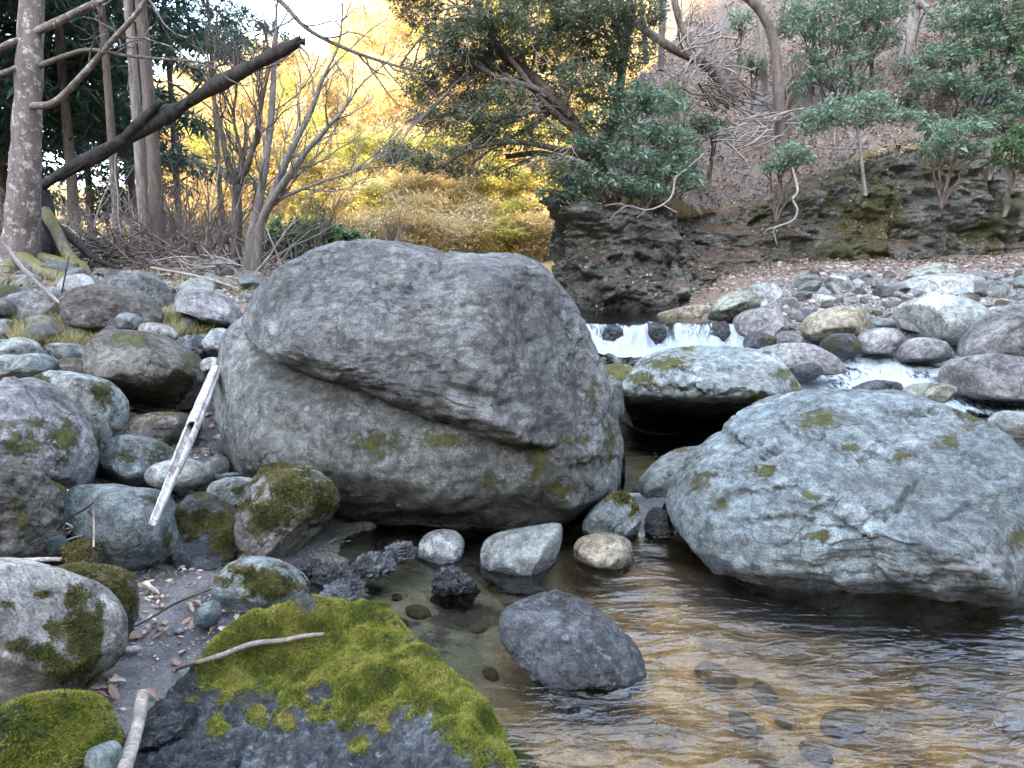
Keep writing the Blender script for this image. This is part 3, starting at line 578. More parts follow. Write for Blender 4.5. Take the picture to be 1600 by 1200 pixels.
# ---- mid boulder
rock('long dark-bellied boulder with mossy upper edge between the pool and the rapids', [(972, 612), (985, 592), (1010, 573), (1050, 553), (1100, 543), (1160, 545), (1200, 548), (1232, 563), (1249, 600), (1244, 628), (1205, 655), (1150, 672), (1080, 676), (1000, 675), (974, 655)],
     6.2, .65, 'blue2', name='boulder', cat='boulder', sub=6, n=2.7, amp=.06, facets=5, style='layer', seed=6, lean=.7, fine=.012, bed=(.06, .3, .9), water=.42, under=1.1, planes=(((0, -.5, .87), .72),), grooves=(([(975, 612), (1050, 608), (1150, 612), (1230, 622)], 8, .03, .05), ([(1020, 590), (1120, 585), (1230, 590)], 5, .02, .03)),  # raised wet, algae-dark band; its colour also stands in for undercut shade
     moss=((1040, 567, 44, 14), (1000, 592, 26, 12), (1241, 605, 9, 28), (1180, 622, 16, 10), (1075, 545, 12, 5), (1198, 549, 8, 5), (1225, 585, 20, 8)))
# ---- left foreground
rock('big pale boulder at the lower left edge with moss flecks on its right side', [(-120, 900), (-40, 868), (0, 868), (60, 885), (108, 905), (140, 945), (157, 990), (150, 1035), (112, 1078), (60, 1112), (0, 1143), (-80, 1160), (-170, 1100), (-190, 980)],
     2.05, .36, 'pale2', name='boulder', cat='boulder', sub=6, n=2.4, amp=.06, facets=5, lean=.35, seed=7, fine=.012, under=.12,
     moss=((125, 1000, 24, 60), (60, 1020, 26, 12), (95, 985, 20, 14), (150, 985, 8, 40), (70, 930, 18, 6), (20, 1010, 20, 8), (110, 940, 14, 14), (105, 1040, 30, 16), (10, 945, 14, 5)), tuft=9000)
rock('block hung with brown stringy moss behind the pale lower-left boulder', [(84, 892), (130, 884), (182, 889), (193, 930), (188, 978), (160, 1010), (110, 1010), (84, 960)], 2.55, .2, 'brown', sub=6, n=3., amp=.05, facets=3, top=.9, moss=((145, 940, 60, 70),), tuft=16000, tuftmat='brownmoss')
rock('rounded boulder wholly covered in bright green moss at the bottom left corner', [(-20, 1160), (40, 1120), (100, 1083), (132, 1082), (150, 1120), (163, 1170), (168, 1240), (100, 1290), (-20, 1290)], 1.78, .22, 'ledge', sub=6, n=2.5, amp=.04, facets=2, top=1.2, moss=((90, 1170, 100, 110),), tuft=60000, tuftmat='moss')
rock('narrow blue stone between green mossy boulder and grey stick', [(150, 1140), (168, 1150), (182, 1190), (185, 1260), (140, 1260)], 1.72, .08, 'blue2', sub=5)
rock('pitted brown boulder cut by the left edge above the pale one', [(-70, 722), (-10, 710), (20, 728), (45, 768), (56, 820), (52, 868), (0, 880), (-70, 870)], 2.9, .3, 'brown', sub=6, amp=.09, freq=2, style='rough', seed=3, moss=((35, 820, 14, 30), (20, 780, 10, 10)))
rock('large purple-grey boulder with brown moss on its flank at the left edge', [(-100, 620), (-30, 580), (20, 588), (60, 618), (90, 648), (112, 685), (129, 728), (124, 775), (80, 805), (0, 800), (-100, 800)], 3.55, .42, 'purple', name='boulder', cat='boulder', sub=6, n=2.5, amp=.05, lean=.4, seed=2, moss=((95, 685, 26, 34), (25, 690, 34, 24), (60, 665, 14, 10)))
rock('smooth grey rock wedged right of the purple-grey boulder', [(88, 652), (108, 642), (135, 642), (152, 665), (158, 702), (150, 745), (118, 755), (95, 720)], 3.95, .2, 'grey', lean=.3, moss=((120, 660, 16, 10), (150, 680, 8, 20)))
rock('fractured white-faced boulder with mossy shoulders', [(40, 600), (62, 582), (90, 579), (125, 584), (160, 597), (178, 620), (184, 665), (172, 695), (140, 705), (100, 690), (60, 640)], 4.35, .32, 'pale', sub=6, n=2.8, amp=.06, facets=9, cut=.78, moss=((62, 592, 20, 14), (160, 610, 20, 20), (75, 620, 24, 12), (150, 660, 14, 10)), style='crack')
rock('big dark boulder with lichen and moss overhanging a black hollow', [(150, 545), (153, 522), (185, 514), (225, 519), (265, 538), (298, 566), (318, 598), (313, 630), (280, 644), (225, 640), (185, 612), (160, 575)], 4.95, .45, 'brown', name='boulder', cat='boulder', sub=6, n=2.6, amp=.06, facets=5, lean=.4, seed=8, under=.3, moss=((255, 610, 34, 14), (200, 530, 40, 12), (280, 590, 26, 20), (300, 565, 14, 16)))
rock('flat mossy rock low under the dark lichen boulder', [(186, 672), (208, 652), (245, 642), (288, 647), (305, 665), (288, 692), (240, 702), (198, 695)], 4.55, .3, 'brown', lean=.4, top=.55)
rock('bluish rock with a mossy band left of the split bleached pole', [(155, 712), (178, 686), (210, 679), (242, 688), (264, 706), (270, 735), (240, 762), (190, 764), (160, 748)], 4.05, .26, 'blue2', sub=6, amp=.06, facets=6, moss=((200, 715, 40, 8), (250, 700, 18, 12)))
rock('smooth pale oval cobble under the split bleached pole', ell(282, 742, 51, 26, 12, .03), 3.95, .17, 'pale', n=2.2, amp=.02, facets=0, lean=.4)
rock('pale cobble with a single moss tuft left of the mossy egg-shaped boulder', [(316, 772), (335, 752), (365, 744), (395, 747), (402, 770), (385, 792), (340, 796)], 3.85, .16, 'pale', facets=3, n=2.3, lean=.3, moss=((372, 766, 8, 6),))
rock('small flat grey stone just behind the pale tufted cobble', [(322, 752), (345, 740), (375, 738), (380, 750), (345, 760)], 4.1, .1, 'blue2', sub=5)
rock('large smooth pale grey boulder that the split pole rests on', [(97, 785), (112, 760), (150, 751), (185, 760), (228, 762), (248, 790), (264, 815), (269, 850), (255, 880), (220, 902), (185, 912), (160, 885), (140, 845), (110, 815)], 3.3, .30, 'blue2', name='boulder', cat='boulder', sub=6, n=2.5, amp=.045, facets=4, lean=.45, seed=6, under=.12, moss=((234, 782, 10, 8), (262, 850, 8, 26)))
rock('dark rock with a slanting cap of yellow-green moss', [(262, 802), (284, 772), (308, 766), (345, 784), (370, 815), (374, 852), (366, 888), (320, 900), (268, 895), (258, 845)], 3.55, .22, 'ledge', sub=6, n=2.8, amp=.05, facets=4, seed=2, lean=.35, moss=((325, 815, 48, 26), (350, 838, 24, 26), (280, 800, 20, 8)), tuft=9000)
rock('mossy egg-shaped boulder leaning against the huge boulder', [(376, 855), (378, 812), (390, 770), (405, 735), (430, 715), (456, 713), (480, 727), (510, 748), (525, 772), (515, 806), (495, 832), (472, 858), (440, 874), (398, 872)], 3.72, .26, 'pale2', name='boulder', cat='boulder', sub=6, n=2.6, amp=.05, facets=4, seed=1, lean=.25, moss=((455, 770, 52, 46), (430, 730, 40, 22), (420, 800, 44, 24), (500, 780, 20, 30)), tuft=14000)
rock('blue-grey wedge-shaped rock with a dark moss patch on wet silt', [(333, 905), (340, 884), (372, 873), (405, 867), (440, 879), (466, 896), (479, 916), (474, 938), (440, 955), (385, 962), (340, 952), (331, 930)], 3.15, .2, 'blue2', sub=6, n=2.8, amp=.04, facets=6, cut=.84, seed=4, lean=.4, under=.08, moss=((405, 908, 46, 18), (385, 895, 22, 14), (430, 925, 24, 10), (462, 918, 12, 8)), tuft=5000)
rock('small pointed grey stone against the blue-grey wedge', [(300, 962), (318, 942), (341, 935), (343, 960), (332, 982), (308, 980)], 2.88, .06, 'blue2', sub=5, n=3, facets=7, cut=.75)
rock('little brown mossy rock left of the large smooth pale boulder', [(97, 862), (110, 846), (150, 842), (156, 870), (146, 892), (104, 890)], 3.02, .1, 'brown', sub=5, top=.8, moss=((125, 865, 26, 18),), tuft=2500, tuftmat='brownmoss')
rock('dark teal angular stone beside the heap of pale twigs', [(48, 852), (62, 836), (85, 831), (104, 848), (98, 872), (60, 876)], 3.02, .08, 'blue2', sub=5, facets=8, cut=.75, wetall=.5)
rock('green mossy stone above the heap of pale twigs', [(44, 770), (58, 752), (82, 757), (94, 780), (88, 800), (50, 800)], 3.25, .12, 'brown', sub=5, top=.9, moss=((68, 770, 24, 20),), tuft=2500)
rock('black wet angular chunk at the foot of the mossy ledge', [(195, 1120), (222, 1096), (262, 1096), (308, 1108), (326, 1132), (302, 1165), (224, 1172), (196, 1148)], 2.14, .10, 'ledge', sub=6, n=3, amp=.12, facets=10, cut=.72, style='rough', lean=1., wetall=.4)
rock('knobbly dark stone at the bottom edge below the angular chunk', [(272, 1190), (300, 1166), (345, 1170), (370, 1195), (362, 1240), (275, 1240)], 1.9, .08, 'ledge', sub=6, style='lump', amp=.12, lean=.6, wetall=.2)
# ---- mid-left bank
rock('long purple-brown rock lying across the bank behind the huge boulder', [(252, 466), (282, 453), (330, 452), (356, 470), (374, 497), (372, 514), (350, 508), (312, 490), (265, 484)], 6.6, .35, 'purple', sub=6, n=2.4, lean=.5)
rock('broad brown slab sloping across the left bank', [(92, 482), (112, 455), (150, 443), (200, 458), (242, 484), (244, 508), (180, 516), (105, 510)], 6.2, .4, 'brown', sub=6, n=2.6, amp=.07, facets=6, style='layer', lean=.5)
rock('peaked grey rock at the top of the left bank', [(145, 458), (185, 426), (222, 423), (247, 440), (265, 468), (250, 485), (195, 478), (155, 470)], 7.0, .35, 'grey', sub=6, n=2.8, facets=8, cut=.78)
rock('mauve boulder on the bank below the leaning white stick', [(-20, 482), (18, 461), (60, 454), (92, 460), (102, 490), (62, 508), (-20, 508)], 6.2, .35, 'purple', sub=6, amp=.06, lean=.4)
rock('rounded rock at the left edge beside the mauve boulder', [(-60, 470), (-20, 462), (10, 470), (16, 495), (-10, 510), (-60, 510)], 5.9, .25, 'brown', sub=5)
rock('pale angular stone just left of the tan oval on the bank', [(178, 500), (190, 488), (212, 490), (222, 508), (210, 520), (182, 518)], 5.65, .1, 'blue2', sub=5, facets=6)
rock('smooth tan oval stone behind the dark lichen boulder', ell(247, 519, 30, 14, 10, .05, 1, .3), 5.6, .15, 'pale2', sub=5, n=2.2, amp=.02, facets=1)
rock('pale angular block tucked against the left end of the huge boulder', [(316, 535), (324, 513), (350, 511), (368, 525), (362, 556), (330, 562)], 5.5, .16, 'pale', sub=5, facets=7, cut=.78)
rock('dark stone between the lichen boulder and the pale angular block', [(276, 545), (292, 523), (322, 524), (332, 550), (315, 570), (285, 570)], 5.6, .16, 'ledge', sub=5)
rock('little pale stone at the top end of the split bleached pole', [(308, 575), (322, 556), (342, 560), (344, 580), (318, 590)], 5.1, .08, 'pale2', sub=5)
rock('flat pale stone at the left end of the yellow grass', [(2, 545), (20, 526), (44, 530), (62, 552), (40, 566), (6, 566)], 4.95, .14, 'pale', sub=5, facets=3)
rock('blue-grey block above the purple-grey boulder', [(29, 585), (34, 558), (60, 550), (82, 562), (80, 585), (50, 602)], 4.6, .16, 'blue2', sub=5, facets=6)
rock('low pale stone at the left edge under the yellow grass', [(-20, 570), (8, 552), (30, 558), (34, 582), (0, 592)], 4.6, .14, 'pale', sub=5)
rock('grey rounded stone at the right end of the yellow grass', [(64, 550), (85, 536), (112, 536), (142, 548), (140, 566), (85, 570)], 4.95, .16, 'blue2', sub=5)
rock('dark mossy stone next to the blue-grey block', [(76, 575), (100, 560), (140, 560), (152, 575), (140, 592), (85, 592)], 4.75, .16, 'brown', sub=5, top=.5)
rock('mauve stone in the shadow of the dark lichen boulder', [(148, 590), (158, 569), (182, 578), (190, 602), (176, 618), (150, 612)], 4.75, .12, 'purple', sub=5, facets=5)
# ---- stones at the edge of the pool
rock('round pale stone standing in the pool under the huge boulder', [(653, 855), (662, 836), (690, 829), (716, 834), (727, 850), (720, 875), (685, 890), (658, 880)], 3.85, .12, 'pale', sub=6, n=2.3, facets=2, water=0., nlow=5, tilt=.4, lean=.3)
rock('long white stone half out of the pool under the huge boulder', [(750, 865), (758, 845), (790, 833), (850, 825), (878, 823), (890, 836), (878, 870), (840, 900), (785, 905), (752, 895)], 3.75, .16, 'pale', sub=6, n=2.5, facets=5, amp=.05, water=0., nlow=5, tilt=.4, lean=.4, seed=2)
rock('two-toned brown and white stone in the pool near the small cascade', [(894, 862), (908, 843), (950, 838), (986, 844), (996, 865), (980, 895), (930, 900), (905, 890)], 3.78, .14, 'cream', sub=6, n=2.8, facets=8, cut=.78, water=0., nlow=5, tilt=.4, lean=.4)
rock('moss-capped wet stone left of the small cascade', [(908, 825), (925, 795), (958, 770), (980, 771), (994, 795), (1002, 832), (990, 855), (915, 855)], 4.15, .2, 'blue2', sub=6, facets=6, n=2.7, water=.0, lean=.25, moss=((975, 776, 16, 11), (990, 795, 6, 12)), wetall=.25, tuft=1500)
rock('dark purple wet rock with streaked surface alone in the pool', [(780, 985), (793, 967), (820, 954), (860, 948), (910, 954), (956, 975), (990, 1007), (1005, 1032), (988, 1056), (935, 1078), (868, 1060), (802, 1020)], 2.78, .2, 'wet', name='boulder', cat='boulder', sub=7, n=2.1, amp=.09, facets=5, style='layer', bed=(.6, .3, .75), water=-.02, lean=.8, tilt=.35, nlow=4.5, seed=3, wetall=.3)
rock('small wet peak of rock rising from the shallow water', [(672, 915), (690, 892), (706, 884), (728, 900), (748, 925), (730, 945), (680, 945)], 3.42, .1, 'wet', sub=6, style='lump', amp=.15, water=0., wetall=.1, facets=5)
for (lab, cx, cy, rx, ry, d) in (('knobbly wet conglomerate stone touching the mossy egg boulder', 478, 888, 24, 17, 3.42), ('long knobbly wet stone lying towards the wedge rock', 522, 900, 38, 20, 3.32), ('knobbly wet stone nearest the green mossy ledge', 540, 928, 36, 26, 3.1),
                                 ('knobbly black and white wet stone farthest out in the shallows', 586, 884, 36, 21, 3.45), ('reddish-brown low stone half under the shallow water', 628, 862, 24, 16, 3.62)):
    rock(lab, ell(cx, cy, rx, ry, 11, .1), d, rx / 470 * .5 * d / 2, 'wet', sub=6, style='lump', amp=.16, freq=2.4, facets=3, wetall=.08, water=0., lean=.5)
rock('grey smooth rock at the near edge of the dark middle pool', [(983, 770), (1003, 745), (1048, 707), (1076, 695), (1122, 701), (1140, 720), (1110, 770), (1070, 800), (1005, 800)], 4.55, .25, 'blue2', sub=6, n=2.4, facets=3, lean=.5, water=.18, moss=((1060, 702, 14, 4),))
rock('little dim stone in the dark under the huge boulder', ell(572, 826, 20, 12), 4.25, .1, 'pale2', sub=5)
rock('dark stone the small cascade pours over', [(1008, 840), (1012, 800), (1026, 792), (1040, 800), (1050, 822), (1052, 848), (1020, 850)], 4.2, .10, 'wet', sub=5, n=3.2, facets=9, cut=.75, wetall=.8, style='rough')
rock('upright grey stone between the huge boulder and the dark-bellied one', [(928, 605), (944, 583), (964, 585), (974, 606), (973, 660), (955, 680), (934, 672)], 6.1, .18, 'grey', sub=6, n=2.8, facets=4, water=.18, lean=.1)
rock('flat moss-green rock behind the upright grey stone', [(922, 585), (940, 570), (975, 567), (1005, 575), (1000, 600), (930, 612)], 6.6, .3, 'tan', sub=6, top=.9, lean=1.)
rock('low dark rock at the back of the mossy dark-bellied boulder', [(985, 585), (1000, 560), (1040, 545), (1075, 540), (1080, 560), (1010, 600)], 6.9, .25, 'blue2', sub=6, top=.2)
# ---- rapids and gravel bar
R_ = [
 ('flat dark purple rock with a wet point in the rapids', [(1180, 548), (1228, 535), (1275, 537), (1302, 558), (1322, 577), (1282, 588), (1238, 580), (1195, 570)], 7.7, .4, 'purple', dict(lean=.6, water=.33)),
 ('upper of two big mauve rocks stacked at the right edge', [(1503, 560), (1528, 520), (1570, 486), (1620, 470), (1680, 500), (1690, 565), (1600, 580), (1530, 578)], 7.4, .5, 'purple', dict(sub=6, lean=.4, style='crack', amp=.06)),
 ('lower of two big mauve rocks, wet at the water line', [(1478, 590), (1500, 562), (1550, 552), (1620, 560), (1680, 580), (1680, 622), (1560, 628), (1492, 618)], 6.9, .45, 'purple', dict(sub=6, lean=.5, water=.27)),
 ('largest smooth pale boulder on the gravel bar', [(1405, 493), (1418, 473), (1458, 461), (1500, 462), (1527, 478), (1544, 500), (1540, 522), (1510, 537), (1460, 538), (1418, 522)], 8.9, .5, 'pale', dict(sub=6, n=2.3, facets=2, lean=.25, amp=.03)),
 ('cream and gold veined boulder beside the rapids', [(1254, 518), (1264, 496), (1298, 480), (1340, 479), (1364, 495), (1352, 518), (1302, 532), (1264, 532)], 9.1, .4, 'cream', dict(sub=6, n=2.4, facets=4, lean=.2)),
 ('wide pale boulder with a rusty side behind the largest pale one', [(1383, 484), (1390, 460), (1420, 445), (1460, 430), (1500, 427), (1532, 436), (1526, 460), (1480, 470), (1420, 486)], 10.4, .7, 'pale', dict(sub=6, facets=5, lean=.5, amp=.06)),
 ('rough pitted grey boulder right of the wide pale one', [(1505, 470), (1520, 448), (1555, 440), (1590, 450), (1596, 475), (1560, 490), (1515, 488)], 10., .4, 'grey', dict(sub=6, style='rough')),
 ('green-tan cracked boulder at the top of the cascade', [(1108, 494), (1124, 466), (1154, 453), (1181, 460), (1187, 490), (1152, 508), (1118, 510)], 9.95, .45, 'tan', dict(sub=6, facets=6, style='crack', water=.76)),
 ('square bluish block behind the green-tan boulder', [(1170, 485), (1174, 446), (1195, 440), (1216, 448), (1219, 480), (1195, 490)], 10.6, .3, 'pale', dict(sub=5, n=3.5, facets=6, cut=.8)),
 ('slate-blue boulder above the right end of the cascade', [(1146, 510), (1160, 488), (1195, 480), (1228, 488), (1236, 512), (1205, 532), (1158, 530)], 9.35, .4, 'purple', dict(sub=6, facets=5, lean=.4, water=.6)),
 ('dark block right of the slate-blue boulder', [(1226, 500), (1240, 482), (1268, 484), (1280, 500), (1262, 516), (1232, 516)], 9.6, .25, 'ledge', dict(sub=5, facets=6)),
 ('whitish oval stone behind the cream and gold boulder', ell(1280, 474, 30, 15, 10, .05), 10.2, .25, 'pale', dict(sub=5, n=2.3, facets=2)),
 ('blue-grey layered stone left of the wide pale boulder', [(1340, 465), (1352, 448), (1380, 443), (1398, 455), (1392, 474), (1355, 478)], 10.9, .3, 'blue2', dict(sub=5, facets=5)),
 ('dark cube-like stone in front of the blue-grey layered one', [(1352, 488), (1362, 468), (1382, 470), (1390, 488), (1378, 500), (1358, 500)], 9.9, .2, 'ledge', dict(sub=5, n=3.4, facets=6)),
 ('flat mauve stone at the edge of the white water', [(1338, 540), (1352, 518), (1385, 510), (1414, 520), (1420, 540), (1385, 552), (1345, 552)], 8.6, .3, 'purple', dict(sub=6, n=2.3, lean=.4)),
 ('reddish-purple cracked stone below the largest pale boulder', [(1408, 552), (1420, 532), (1450, 525), (1478, 540), (1488, 558), (1455, 570), (1415, 568)], 8.3, .28, 'purple', dict(sub=6, facets=6)),
 ('dark stone with green moss cushions in the rapids', [(1282, 545), (1298, 522), (1325, 520), (1348, 534), (1352, 555), (1320, 564), (1288, 562)], 8.5, .28, 'ledge', dict(sub=6, moss=((1298, 540, 16, 10), (1342, 540, 10, 12)))),
 ('small blue-black stone left of the moss-cushioned one', [(1206, 535), (1220, 517), (1245, 518), (1254, 534), (1240, 546), (1212, 546)], 8.9, .2, 'purple', dict(sub=5)),
 ('dark stone with a moss cap right of the cascade', [(1160, 540), (1170, 521), (1195, 517), (1214, 530), (1214, 546), (1175, 550)], 8.9, .2, 'wet', dict(sub=5, moss=((1205, 530, 10, 12),))),
 ('black stone splitting the middle of the cascade', [(1000, 532), (1004, 508), (1022, 502), (1040, 512), (1042, 536), (1020, 544)], 9.45, .2, 'ledge', dict(sub=5, n=3.6, facets=12, cut=.68, style='rough', amp=.2, wetall=.35, curve=1)),
 ('low dark stone at the left part of the cascade', [(940, 528), (948, 512), (966, 508), (978, 522), (974, 538), (948, 540)], 9.5, .2, 'ledge', dict(sub=5, n=3.6, facets=12, cut=.68, style='rough', amp=.2, wetall=.35, curve=1)),
 ('wet brown stone at the right end of the cascade', [(1108, 530), (1114, 508), (1130, 502), (1146, 510), (1146, 534), (1124, 542)], 9.4, .2, 'ledge', dict(sub=5, n=3.6, facets=12, cut=.68, style='rough', amp=.2, wetall=.35, curve=1)),
 ('thin dark rock breaking the white water behind the broad blue-grey boulder', [(1335, 612), (1352, 598), (1385, 592), (1412, 606), (1405, 622), (1345, 624)], 6.4, .25, 'wet', dict(sub=5, wetall=.5, water=.25)),
 ('low tan rock breaking the white water behind the broad blue-grey boulder', [(1408, 616), (1430, 600), (1465, 597), (1500, 610), (1500, 628), (1420, 630)], 6.2, .25, 'tan', dict(sub=5, wetall=.2, water=.25)),
 ('tan peaked rock at the back of the gravel bar', [(1405, 440), (1440, 418), (1470, 407), (1492, 420), (1500, 440), (1450, 450)], 12.2, .5, 'tan', dict(sub=6, facets=7)),
 ('smooth pale boulder peeping out behind the right edge', [(1548, 665), (1560, 645), (1585, 640), (1625, 660), (1645, 710), (1590, 720)], 4.85, .2, 'pale', dict(sub=6, n=2.3, facets=1)),
 ('flat whitish ledge with an orange end at the far pool', [(1020, 494), (1050, 484), (1085, 476), (1115, 478), (1125, 498), (1080, 504), (1030, 502)], 11.0, .4, 'cream', dict(sub=5)),
 ('small triangular grey stone between the two pale boulders and the mauve ones', [(1538, 500), (1550, 478), (1572, 480), (1575, 500), (1555, 512)], 8.8, .15, 'pale2', dict(sub=5, facets=6)),
 ('thin dark slab under the wide pale boulder', [(1350, 505), (1375, 496), (1402, 500), (1404, 514), (1360, 520)], 9.0, .2, 'blue2', dict(sub=5)),
 ('low dark stone in the water under the purple pointed rock', [(1240, 575), (1262, 566), (1285, 572), (1288, 592), (1250, 596)], 7.3, .15, 'wet', dict(sub=5, wetall=.4)),
]
for lab, poly, d, dep, mat, kw in R_: rock(lab, poly, d, dep, mat, **kw)

# ---- the mossy ledge in the foreground: a low outcrop built as a height field
def ledge():
    poly = smooth_poly([(.32, 1.3), (.12, 2.05), (-.03, 2.36), (-.22, 2.62), (-.40, 2.84), (-.58, 2.98), (-.86, 3.0), (-1.2, 2.82), (-1.38, 2.4), (-1.30, 1.9), (-1.2, 1.3), (-.5, 1.0)], 2)
    x, y, F = grid(-1.5, .45, .95, 3.1, .008); P = np.stack([x, y, 0 * x], 1)
    ins = np.zeros(len(x), bool); dist = np.full(len(x), 9.)
    for A, B in zip(poly, np.roll(poly, -1, 0)):
        c = ((A[1] > y) != (B[1] > y)); xi = (B[0] - A[0]) * (y - A[1]) / (B[1] - A[1] + 1e-12) + A[0]; ins ^= c & (x < xi)
        e = B - A; t = np.clip(((x - A[0]) * e[0] + (y - A[1]) * e[1]) / (e @ e), 0, 1); dist = np.minimum(dist, np.hypot(x - A[0] - t * e[0], y - A[1] - t * e[1]))
    sd = np.where(ins, dist, -dist)
    bump = sum(h * np.exp(-(((x - a) * ca + (y - b) * sa) ** 2 / u ** 2 + (-(x - a) * sa + (y - b) * ca) ** 2 / v ** 2)) for a, b, h, u, v, ca, sa in
               [(-.56, 2.74, .13, .16, .13, 1, 0), (-.45, 2.45, .07, .35, .2, .83, -.55), (-.12, 2.1, .05, .2, .3, 1, 0), (-1.0, 2.45, .015, .2, .2, 1, 0), (-.3, 2.3, .04, .12, .12, 1, 0), (-.75, 2.6, .06, .15, .12, 1, 0)])
    for qx, qy, h, r_ in ((385, 1003, .12, .09), (435, 998, .12, .085), (485, 995, .10, .08), (345, 1030, .09, .075), (525, 975, .06, .07), (660, 1040, .035, .09), (740, 1085, .045, .10), (800, 1140, .04, .09), (560, 1060, .03, .10), (620, 1010, .03, .06), (460, 1070, .03, .07), (720, 1150, .03, .08)):
        w_ = onz(qx, qy, .17); bump = bump + h * np.exp(-((x - w_[0]) ** 2 + (y - w_[1]) ** 2) / r_ ** 2)
    edge = sstep(-.04, .20, sd + .07 * fbm(P * 4, 3))
    mossp = smooth_poly([(318, 1085), (318, 1022), (365, 960), (430, 960), (485, 955), (520, 945), (545, 940), (600, 950), (630, 990), (690, 1030), (770, 1075), (840, 1140), (835, 1185), (790, 1215), (730, 1185), (690, 1155), (670, 1135), (640, 1112), (610, 1128), (560, 1148), (510, 1136), (470, 1126), (420, 1100), (370, 1102)], 1)
    z = -.07 + edge * (.15 + bump) + edge * (.030 * fbm(P * 3.2, 4))
    px, py = project(np.stack([x, y, z], 1)); mi = np.zeros(len(x), bool); md = np.full(len(x), 999.)
    for A, B in zip(mossp, np.roll(mossp, -1, 0)):
        c = ((A[1] > py) != (B[1] > py)); xi = (B[0] - A[0]) * (py - A[1]) / (B[1] - A[1] + 1e-12) + A[0]; mi ^= c & (px < xi)
        e = B - A; t = np.clip(((px - A[0]) * e[0] + (py - A[1]) * e[1]) / (e @ e), 0, 1); md = np.minimum(md, np.hypot(px - A[0] - t * e[0], py - A[1] - t * e[1]))
    mv = np.clip(.5 + np.where(mi, md, -md) / 60 + .35 * fbm(P * 9 + 1, 3), 0, 1); mv = mv * (1 - .8 * sstep(.3, .55, fbm(P * 5 + 8, 3)) * (px < 660) * (py > 1085)) 
    for a, b, r in ((400, 1130, 16), (450, 1140, 14), (345, 1155, 14), (560, 1180, 16), (600, 1160, 12), (300, 1105, 10)): mv = np.maximum(mv, np.clip(1.1 - .7 * np.hypot((px - a) / r, (py - b) / r), 0, 1))
    bare = 1 - mv
    z = z + edge * bare * (.026 * ridge(P * 8, 3) + .018 * ridge(P * 19, 3) + .007 * ridge(P * 44, 2) - .012) + edge * mv * (.030 + .040 * fbm(P * 5.5 + 3, 3) + .022 * np.abs(fbm(P * 13, 3)))
    V = np.stack([x, y, z], 1); k = sd > -.05; F = F[k[F].all(1)]; idx = np.unique(F); rm = np.zeros(len(x), int); rm[idx] = np.arange(len(idx)); base = np.array((-.5, 2.0, 0)); Vl = V[idx] - base; F = rm[F]
    o = link('rock_ledge', mk_mesh('rock_ledge', Vl, F, [RM['ledge']], dict(moss=mv[idx], wet=.5 * sstep(.06, .02, z[idx]) + .10 + .3 * sstep(.1, .5, fbm(np.stack([x, y, 0 * x], 1)[idx] * 4 + 2, 3)))), None, loc=base, label='dark rock ledge topped with a thick bright green moss mat in the foreground', category='rock')
    F3 = np.concatenate([F[:, :3], F[:, [0, 2, 3]]]); tuft_child(o, Vl, F3, mv[idx], 190000, .010, .0040, 'moss', 11, .5, .75)
    return V, x, y, z
LEDGE = ledge()
def ledge_z(px_, py_):
    V = LEDGE[0]; a, b = project(V); e = np.hypot(a - px_, b - py_); k = np.nonzero(e < 6)[0]
    if len(k) == 0: return V[np.argmin(e)]
    return V[k[np.argmin(V[k, 1])]]
# ------------------------------------------------------------------ trees and shrubs
def leaves(P, D_, L_, Wd, rs, fold=.0):
    "one four-point leaf per row: base P, direction D_"
    D_ = D_ / (np.linalg.norm(D_, axis=1)[:, None] + 1e-9); up = np.array((0, 0, 1.)) + rs.normal(size=P.shape) * .45
    s = np.cross(D_, up); s /= np.linalg.norm(s, axis=1)[:, None] + 1e-9; l = (L_ * rs.uniform(.65, 1.35, len(P)))[:, None]; w = (Wd * rs.uniform(.7, 1.3, len(P)))[:, None]
    V = np.stack([P, P + D_ * l * .5 + s * w * .5, P + D_ * l, P + D_ * l * .5 - s * w * .5], 1).reshape(-1, 3)
    return V, np.arange(len(V)).reshape(-1, 4)
def whorls(C, k, L_, Wd, rs, droop=.25, jit=.02):
    n = len(C) * k; sz_ = np.repeat(rs.uniform(.6, 1.25, len(C)), k); dz_ = np.repeat(rs.normal(0, .35, len(C)), k); P = np.repeat(C, k, 0) + rs.normal(size=(n, 3)) * jit
    a = rs.uniform(0, 2 * math.pi, n); D_ = np.stack([np.cos(a), np.sin(a), rs.normal(-droop, .45, n) + dz_], 1)
    V, F = leaves(P, D_, L_ * sz_, Wd * sz_, rs); cv = np.repeat(np.clip(rs.normal(.45, .22, len(C)), 0, 1), k) + rs.normal(size=n) * .13
    return V, F, np.repeat(np.clip(cv, 0, 1), 4)
def pad_points(c, r, n, rs, shell=.5):
    u = rs.normal(size=(n, 3)); u /= np.linalg.norm(u, axis=1)[:, None]; q = rs.uniform(shell ** 3, 1, n) ** (1 / 3)
    P = u * q[:, None] * np.array(r); P[:, 2] = np.where(P[:, 2] < 0, P[:, 2] * .55, P[:, 2])
    P += (np.array(r) * .22) * np.stack([fbm(P * 2.2 / np.mean(r) + k * 7 + c[0], 2) for k in range(3)], 1)
    return np.array(c) + P
def foliage(name, groups, mat, parent, seed, k=9, L_=.09, Wd=.035, droop=.25, jit=.035):
    rs = np.random.RandomState(seed); C = np.concatenate([pad_points(c, r, n, rs) for c, r, n in groups]); V, F, v = whorls(C, k, L_, Wd, rs, droop, jit)
    loc = np.array(parent.location); return link(name, mk_mesh(name, V - loc, F, [LM[mat]], dict(var=v), False), parent, kind='stuff'), C
